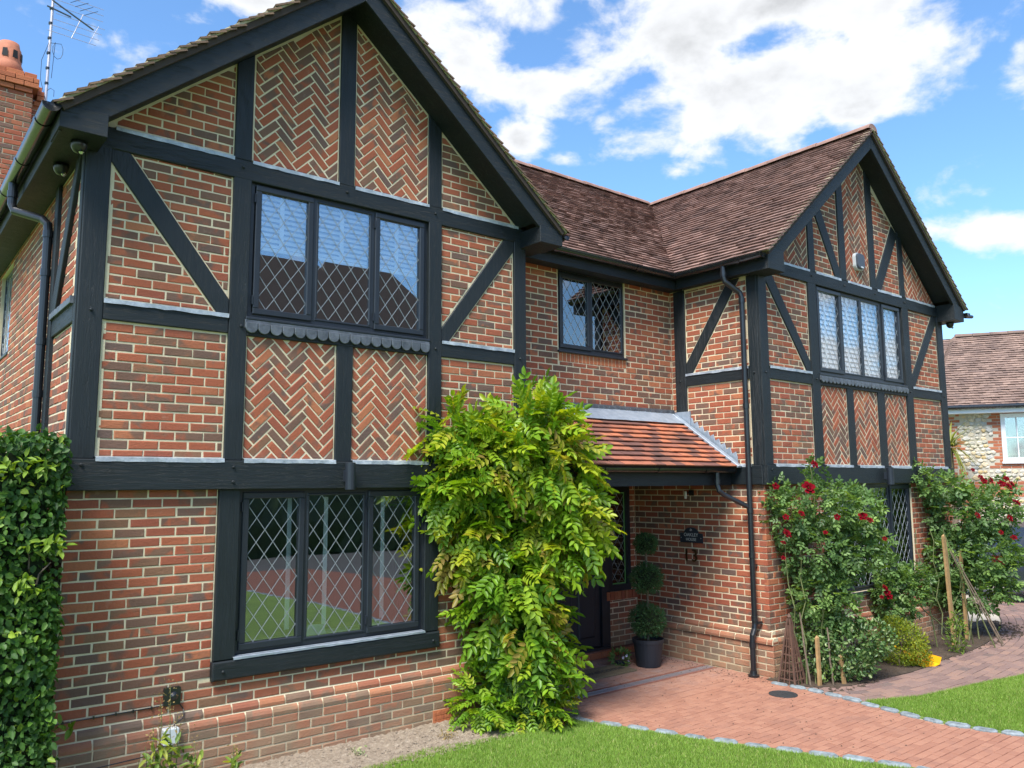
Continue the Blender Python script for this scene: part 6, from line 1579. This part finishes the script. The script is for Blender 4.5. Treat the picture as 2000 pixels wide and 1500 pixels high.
def nwin(h, cols, label):
    mb = MB(MN); u0, u1, v0, v1 = h; f_ = .09
    for q in (R4(u0, u1, v1 - f_, v1), R4(u0, u1, v0, v0 + f_), R4(u0, u0 + f_, v0 + f_, v1 - f_), R4(u1 - f_, u1, v0 + f_, v1 - f_)): mb.prism(q, -.12, .015)
    c = (u0 + u1) / 2 if cols > 1 else None
    mb.prism(R4(u0 - .03, u1 + .03, v0 - .05, v0), -.1, .05)
    w_ = mb.build('window', 'white_frame', NB, label=label)
    a0, a1 = u0 + f_, u1 - f_; n_ = 4 if (u1 - u0) > .9 else 2
    mb = MB(MN)
    for i in range(1, n_): x_ = a0 + (a1 - a0) * i / n_; mb.prism(R4(x_ - (.035 if i == n_ // 2 and n_ > 2 else .012), x_ + (.035 if i == n_ // 2 and n_ > 2 else .012), v0 + f_, v1 - f_), -.06, -.02)
    z_ = (v0 + v1) / 2; mb.prism(R4(a0, a1, z_ - .014, z_ + .014), -.06, -.021); mb.build('glazing_bar', 'white_frame', w_)
    mb = MB(MN); mb.prism(R4(a0, a1, v0 + f_, v1 - f_), -.05, -.045); mb.build('pane', 'glass', w_)
    mb = MB(MN); mb.prism(R4(a0 - .05, a1 + .05, v0, v1), -.24, -.22); mb.build('interior_back', 'interior_dark', w_)
nwin(nh, 2, 'white upstairs casement window in the flint wall'); nwin(nh2, 2, 'white ground floor window behind the rose')
ppn = lambda u, v, n_: tuple(MN @ Vector((u, v, n_)))
run = 2.25; hipr = .62; ov = .28; zr = ZE + .08 + TAN * (run + ov)
c1, c2 = ppn(-ov, ZE + .08, ov), ppn(9.3, ZE + .08, ov); c4 = ppn(-ov, ZE + .08, -2 * run - ov); c3 = ppn(9.3, ZE + .08, -2 * run - ov); r1 = ppn(hipr, zr, -run); r2 = ppn(9.3, zr, -run)
mb = MB(); slab(mb, [c1, c2, r2, r1]); slab(mb, [c1, r1, c4]); slab(mb, [c4, r1, r2, c3]); nr = mb.build('roof', 'roof_felt', NB)
fV = (MN.to_3x3() @ Vector((0, TAN, -1))).normalized(); MF = frame(Vector(c1) + Vector(Wn) * .03 + Vector((0, 0, -.02)), Wd, fV); LL = (run + ov) * SL
tiles(MF, [(0, 0), (9.5, 0), (9.5, LL), (hipr + ov, LL)], nr, 'tile_neighbour', gauge=.105, wob=.008, thick=.018)
LS = math.hypot(hipr + ov, zr - ZE - .08); sV = (MN.to_3x3() @ Vector((hipr + ov, zr - ZE - .08, 0))).normalized(); MF2 = frame(Vector(c1) - Vector(Wd) * .03 + Vector((0, 0, -.02)), -Vector(Wn) * -1, sV)
MF2 = frame(Vector(c4) - Vector(Wd) * .03 + Vector((0, 0, -.02)), Wn, sV)
tiles(MF2, [(0, 0), (2 * (run + ov), 0), (run + ov, LS)], nr, 'tile_neighbour', gauge=.105, wob=.008, thick=.018)
wa_, wb_, wc_, wd_ = ppn(-5, 3.98, -1.4), ppn(2.2, 3.98, -1.4), ppn(.95, 6.42, -4.3), ppn(-5, 6.42, -4.3)
mb = MB(); slab(mb, [wa_, wb_, wc_, wd_]); slab(mb, [wd_, wc_, ppn(2.2, 3.98, -7.2), ppn(-5, 3.98, -7.2)]); slab(mb, [wb_, ppn(2.2, 3.98, -7.2), wc_]); nr2 = mb.build('roof', 'roof_felt', NB)
wV = (Vector(wd_) - Vector(wa_)); MF3 = frame(Vector(wa_) + Vector(Wn) * .02 + Vector((0, 0, -.02)), Wd, wV)
tiles(MF3, [(0, 0), (7.2, 0), (5.95, wV.length), (0, wV.length)], nr2, 'tile_neighbour', gauge=.105, wob=.008, thick=.018)
PIECES.sort(key=lambda P_: -P_[0])
mb = MB()
for P_ in PIECES: emit(P_, mb)
mb.build('roof_tiling', 'tile_neighbour', NB, kind='stuff')
PIECES = save
ridge(r1, r2, nr, mat='tile_neighbour', step=.4)
hipv = Vector(r1) - Vector(c1)
for i in range(34):
    p_ = Vector(c1) + hipv * (i / 34) + Vector((0, 0, .02)); q_ = Vector(c1) + hipv * ((i + 1.25) / 34) + Vector((0, 0, -.01))
    mb = MB(); side_ = hipv.cross(Vector((0, 0, 1))).normalized() * .13
    mb.add([p_ - side_ - Vector((0, 0, .05)), p_ + Vector((0, 0, .045)), p_ + side_ - Vector((0, 0, .05)), q_ - side_ * .7 - Vector((0, 0, .04)), q_ + Vector((0, 0, .03)), q_ + side_ * .7 - Vector((0, 0, .04))], [(0, 1, 4, 3), (1, 2, 5, 4), (0, 2, 1)]); mb.build('hip_tile', 'tile_neighbour', nr)
mb = MB(MN); mb.prism(R4(-ov, 9.3, ZE - .10, ZE + .06), ov - .03, ov - .005); mb.prism(R4(-ov, 9.3, ZE - .10, ZE - .085), -.0, ov - .03); mb.build('fascia', 'white_frame', NB)
mb = MB(); mb.tube([ppn(-ov - .02, ZE + .05, ov + .05), ppn(9.3, ZE + .05, ov + .05)], .055, 10)
for i in range(5): mb.tube([ppn(i * 1.2 + .3, ZE + .05, ov + .05), ppn(i * 1.2 + .36, ZE + .05, ov + .05)], .062, 10)
mb.build('gutter', 'gutter_black', NB)
# palm by its corner
PA = thing('palm_plant', 'spiky yellow green palm at the corner of the flint house', 'palm', (18.9, 1.9, 0))
pc_ = Vector((18.75, 1.75, 0)); mb = MB(); mb.tube([pc_, pc_ + Vector((0, 0, 3.0))], .09, 8, r2=.06); mb.build('trunk', 'bark', PA)
n = 110; d = norm(RNG.normal(size=(n, 3)) + np.array([0, 0, .2])); P = np.tile(np.array([pc_.x, pc_.y, 3.05]), (n, 1)) + d * .05
vv, ff, gg = [], [], []
for i in range(5):
    x0_, x1_ = i / 5, (i + 1) / 5; w0, w1 = .022 * (1 - x0_ ** 2), .022 * (1 - x1_ ** 2); z0_, z1_ = -.45 * x0_ ** 2, -.45 * x1_ ** 2
    vv += [(x0_ * .75, w0, z0_), (x0_ * .75, -w0, z0_), (x1_ * .75, -w1, z1_), (x1_ * .75, w1, z1_)]; ff.append((4 * i, 4 * i + 1, 4 * i + 2, 4 * i + 3)); gg.append(.5)
scatter('fronds', 'leaf_palm', PA, [(np.array(vv), np.array(ff), np.array(gg))], P, d, np.tile([0, 0, 1.0], (n, 1)) + RNG.normal(size=(n, 3)) * .1, RNG.uniform(.8, 1.2, n), RNG.random(n))

# ---- parked car at the right edge
CA = thing('parked_car', 'dark parked car half hidden behind the rose at the right edge', 'car', (17.4, -1.2, 0))
ax = Vector((.83, -.56, 0)).normalized(); MC = frame(Vector((15.35, -.55, 0)), ax)   # u along the car, v up, n towards the viewer
prof = [(0.02, .32), (0.0, .62), (.04, .86), (.22, .95), (.62, 1.38), (.95, 1.47), (2.2, 1.48), (2.75, 1.32), (3.25, 1.02), (4.0, .90), (4.2, .70), (4.22, .34), (3.9, .24), (.3, .24)]
mb = MB(MC); lay = [(-1.74, .90), (-1.68, 1.0), (-.06, 1.0), (0, .90)]
vs = []
for n_, s_ in ((-1.76, .88), (-1.68, 1.0), (-.08, 1.0), (.0, .93)):
    vs += [(2.1 + (u - 2.1) * (1 if s_ > .95 else .985), (v if v < 1.0 else 1.0 + (v - 1.0) * (s_ if s_ > .95 else .90)), n_ - (max(0, v - .95) * .35 if n_ > -.5 else -max(0, v - .95) * .35)) for u, v in prof]
kk = len(prof); mb.add(vs, [(r * kk + i, (r + 1) * kk + i, (r + 1) * kk + (i + 1) % kk, r * kk + (i + 1) % kk) for r in range(3) for i in range(kk)] + [tuple(range(kk - 1, -1, -1)), tuple(3 * kk + i for i in range(kk))])
cb_ = mb.build('body', 'car_paint', CA)
def cwin(q, nm='window'):
    mb = MB(MC); mb.add([(u, v, .012 - max(0, v - .95) * .33) for u, v in q], [tuple(range(len(q)))]); mb.build(nm, 'glass', CA)
    mb = MB(MC); mb.add([(u, v, .009 - max(0, v - .95) * .33) for u, v in q], [tuple(range(len(q)))]); mb.build('window_backing', 'interior_dark', CA)  # dark sheet just behind the car glass
cwin([(.42, .98), (1.25, .98), (1.25, 1.38), (.75, 1.36)]); cwin([(1.32, .98), (2.1, .98), (2.1, 1.40), (1.32, 1.40)]); cwin([(2.17, .98), (3.0, .98), (2.6, 1.30), (2.17, 1.38)])
mb = MB(MC); mb.prism(R4(.10, 4.1, .40, .43), -.01, .016); mb.build('side_trim', 'chrome', CA)
mb = MB(MC); mb.prism(R4(-.03, .03, .72, .86), -.40, -.06); mb.build('tail_lamp', 'petal_red', CA)
for u in (.78, 3.4):
    mb = MB(MC); mb.prism([(u + .32 * math.cos(i * .349), .32 + .32 * math.sin(i * .349)) for i in range(18)], -.24, -.02, ch=.02); wh = mb.build('wheel', 'tyre', CA)
    mb = MB(MC); mb.prism([(u + .20 * math.cos(i * .349), .32 + .20 * math.sin(i * .349)) for i in range(18)], -.03, .0, ch=.02); mb.build('rim', 'chrome', wh)

# ---- across the road (seen only as reflections in the windows)
def far_house(x0, x1, y0, y1, ze, zr, label):
    t_ = thing('house', label, 'house', ((x0 + x1) / 2, (y0 + y1) / 2, 0), 'houses across the road')
    mb = MB(); mb.box(x0, x1, y0, y1, -.1, ze); mb.build('wall', 'brick_neighbour', t_)
    h = (y1 - y0) / 2 * .6; mb = MB(); ym = (y0 + y1) / 2
    a, b, c, d_ = (x0 - .4, y0 - .4, ze), (x1 + .4, y0 - .4, ze), (x1 + .4, y1 + .4, ze), (x0 - .4, y1 + .4, ze); r1_, r2_ = (x0 + h * .75, ym, zr), (x1 - h * .75, ym, zr)
    for q in ([a, b, r2_, r1_], [d_, c, r2_, r1_], [a, d_, r1_], [b, c, r2_]): slab(mb, q)
    mb.build('roof', 'roof_felt', t_)
    for k in range(3):
        xx = x0 + (x1 - x0) * (.2 + .3 * k)
        for zz in (.9, 3.4):
            mb = MB(); mb.box(xx - .6, xx + .6, y1 - .02, y1 + .03, zz, zz + 1.1); mb.build('window', 'interior_dark', t_)
far_house(8.2, 15.2, -29, -21, 7.0, 11.7, 'tile roofed house across the road reflected in the windows')
far_house(12.2, 19.2, -29.6, -21.5, 7.1, 12.0, 'second tile roofed house across the road further right')
HO = thing('hedge', 'long dark hedge across the road reflected in the windows', 'hedge', (3, -19.3, 0))
vs = []; nxh = 160
for i in range(nxh + 1):
    for (yy, zz) in ((-18.6, -.1), (-18.5, 1.0), (-18.6, 2.1), (-18.9, 2.5), (-19.6, 2.5), (-19.8, -.1)): vs.append((-25 + 55 * i / nxh, yy + random.uniform(-.15, .15), zz + random.uniform(-.12, .12)))
mb = MB(); mb.add(vs, [(i * 6 + j, (i + 1) * 6 + j, (i + 1) * 6 + j + 1, i * 6 + j + 1) for i in range(nxh) for j in range(5)]); mb.build('hedge_body', 'tree_far', HO)
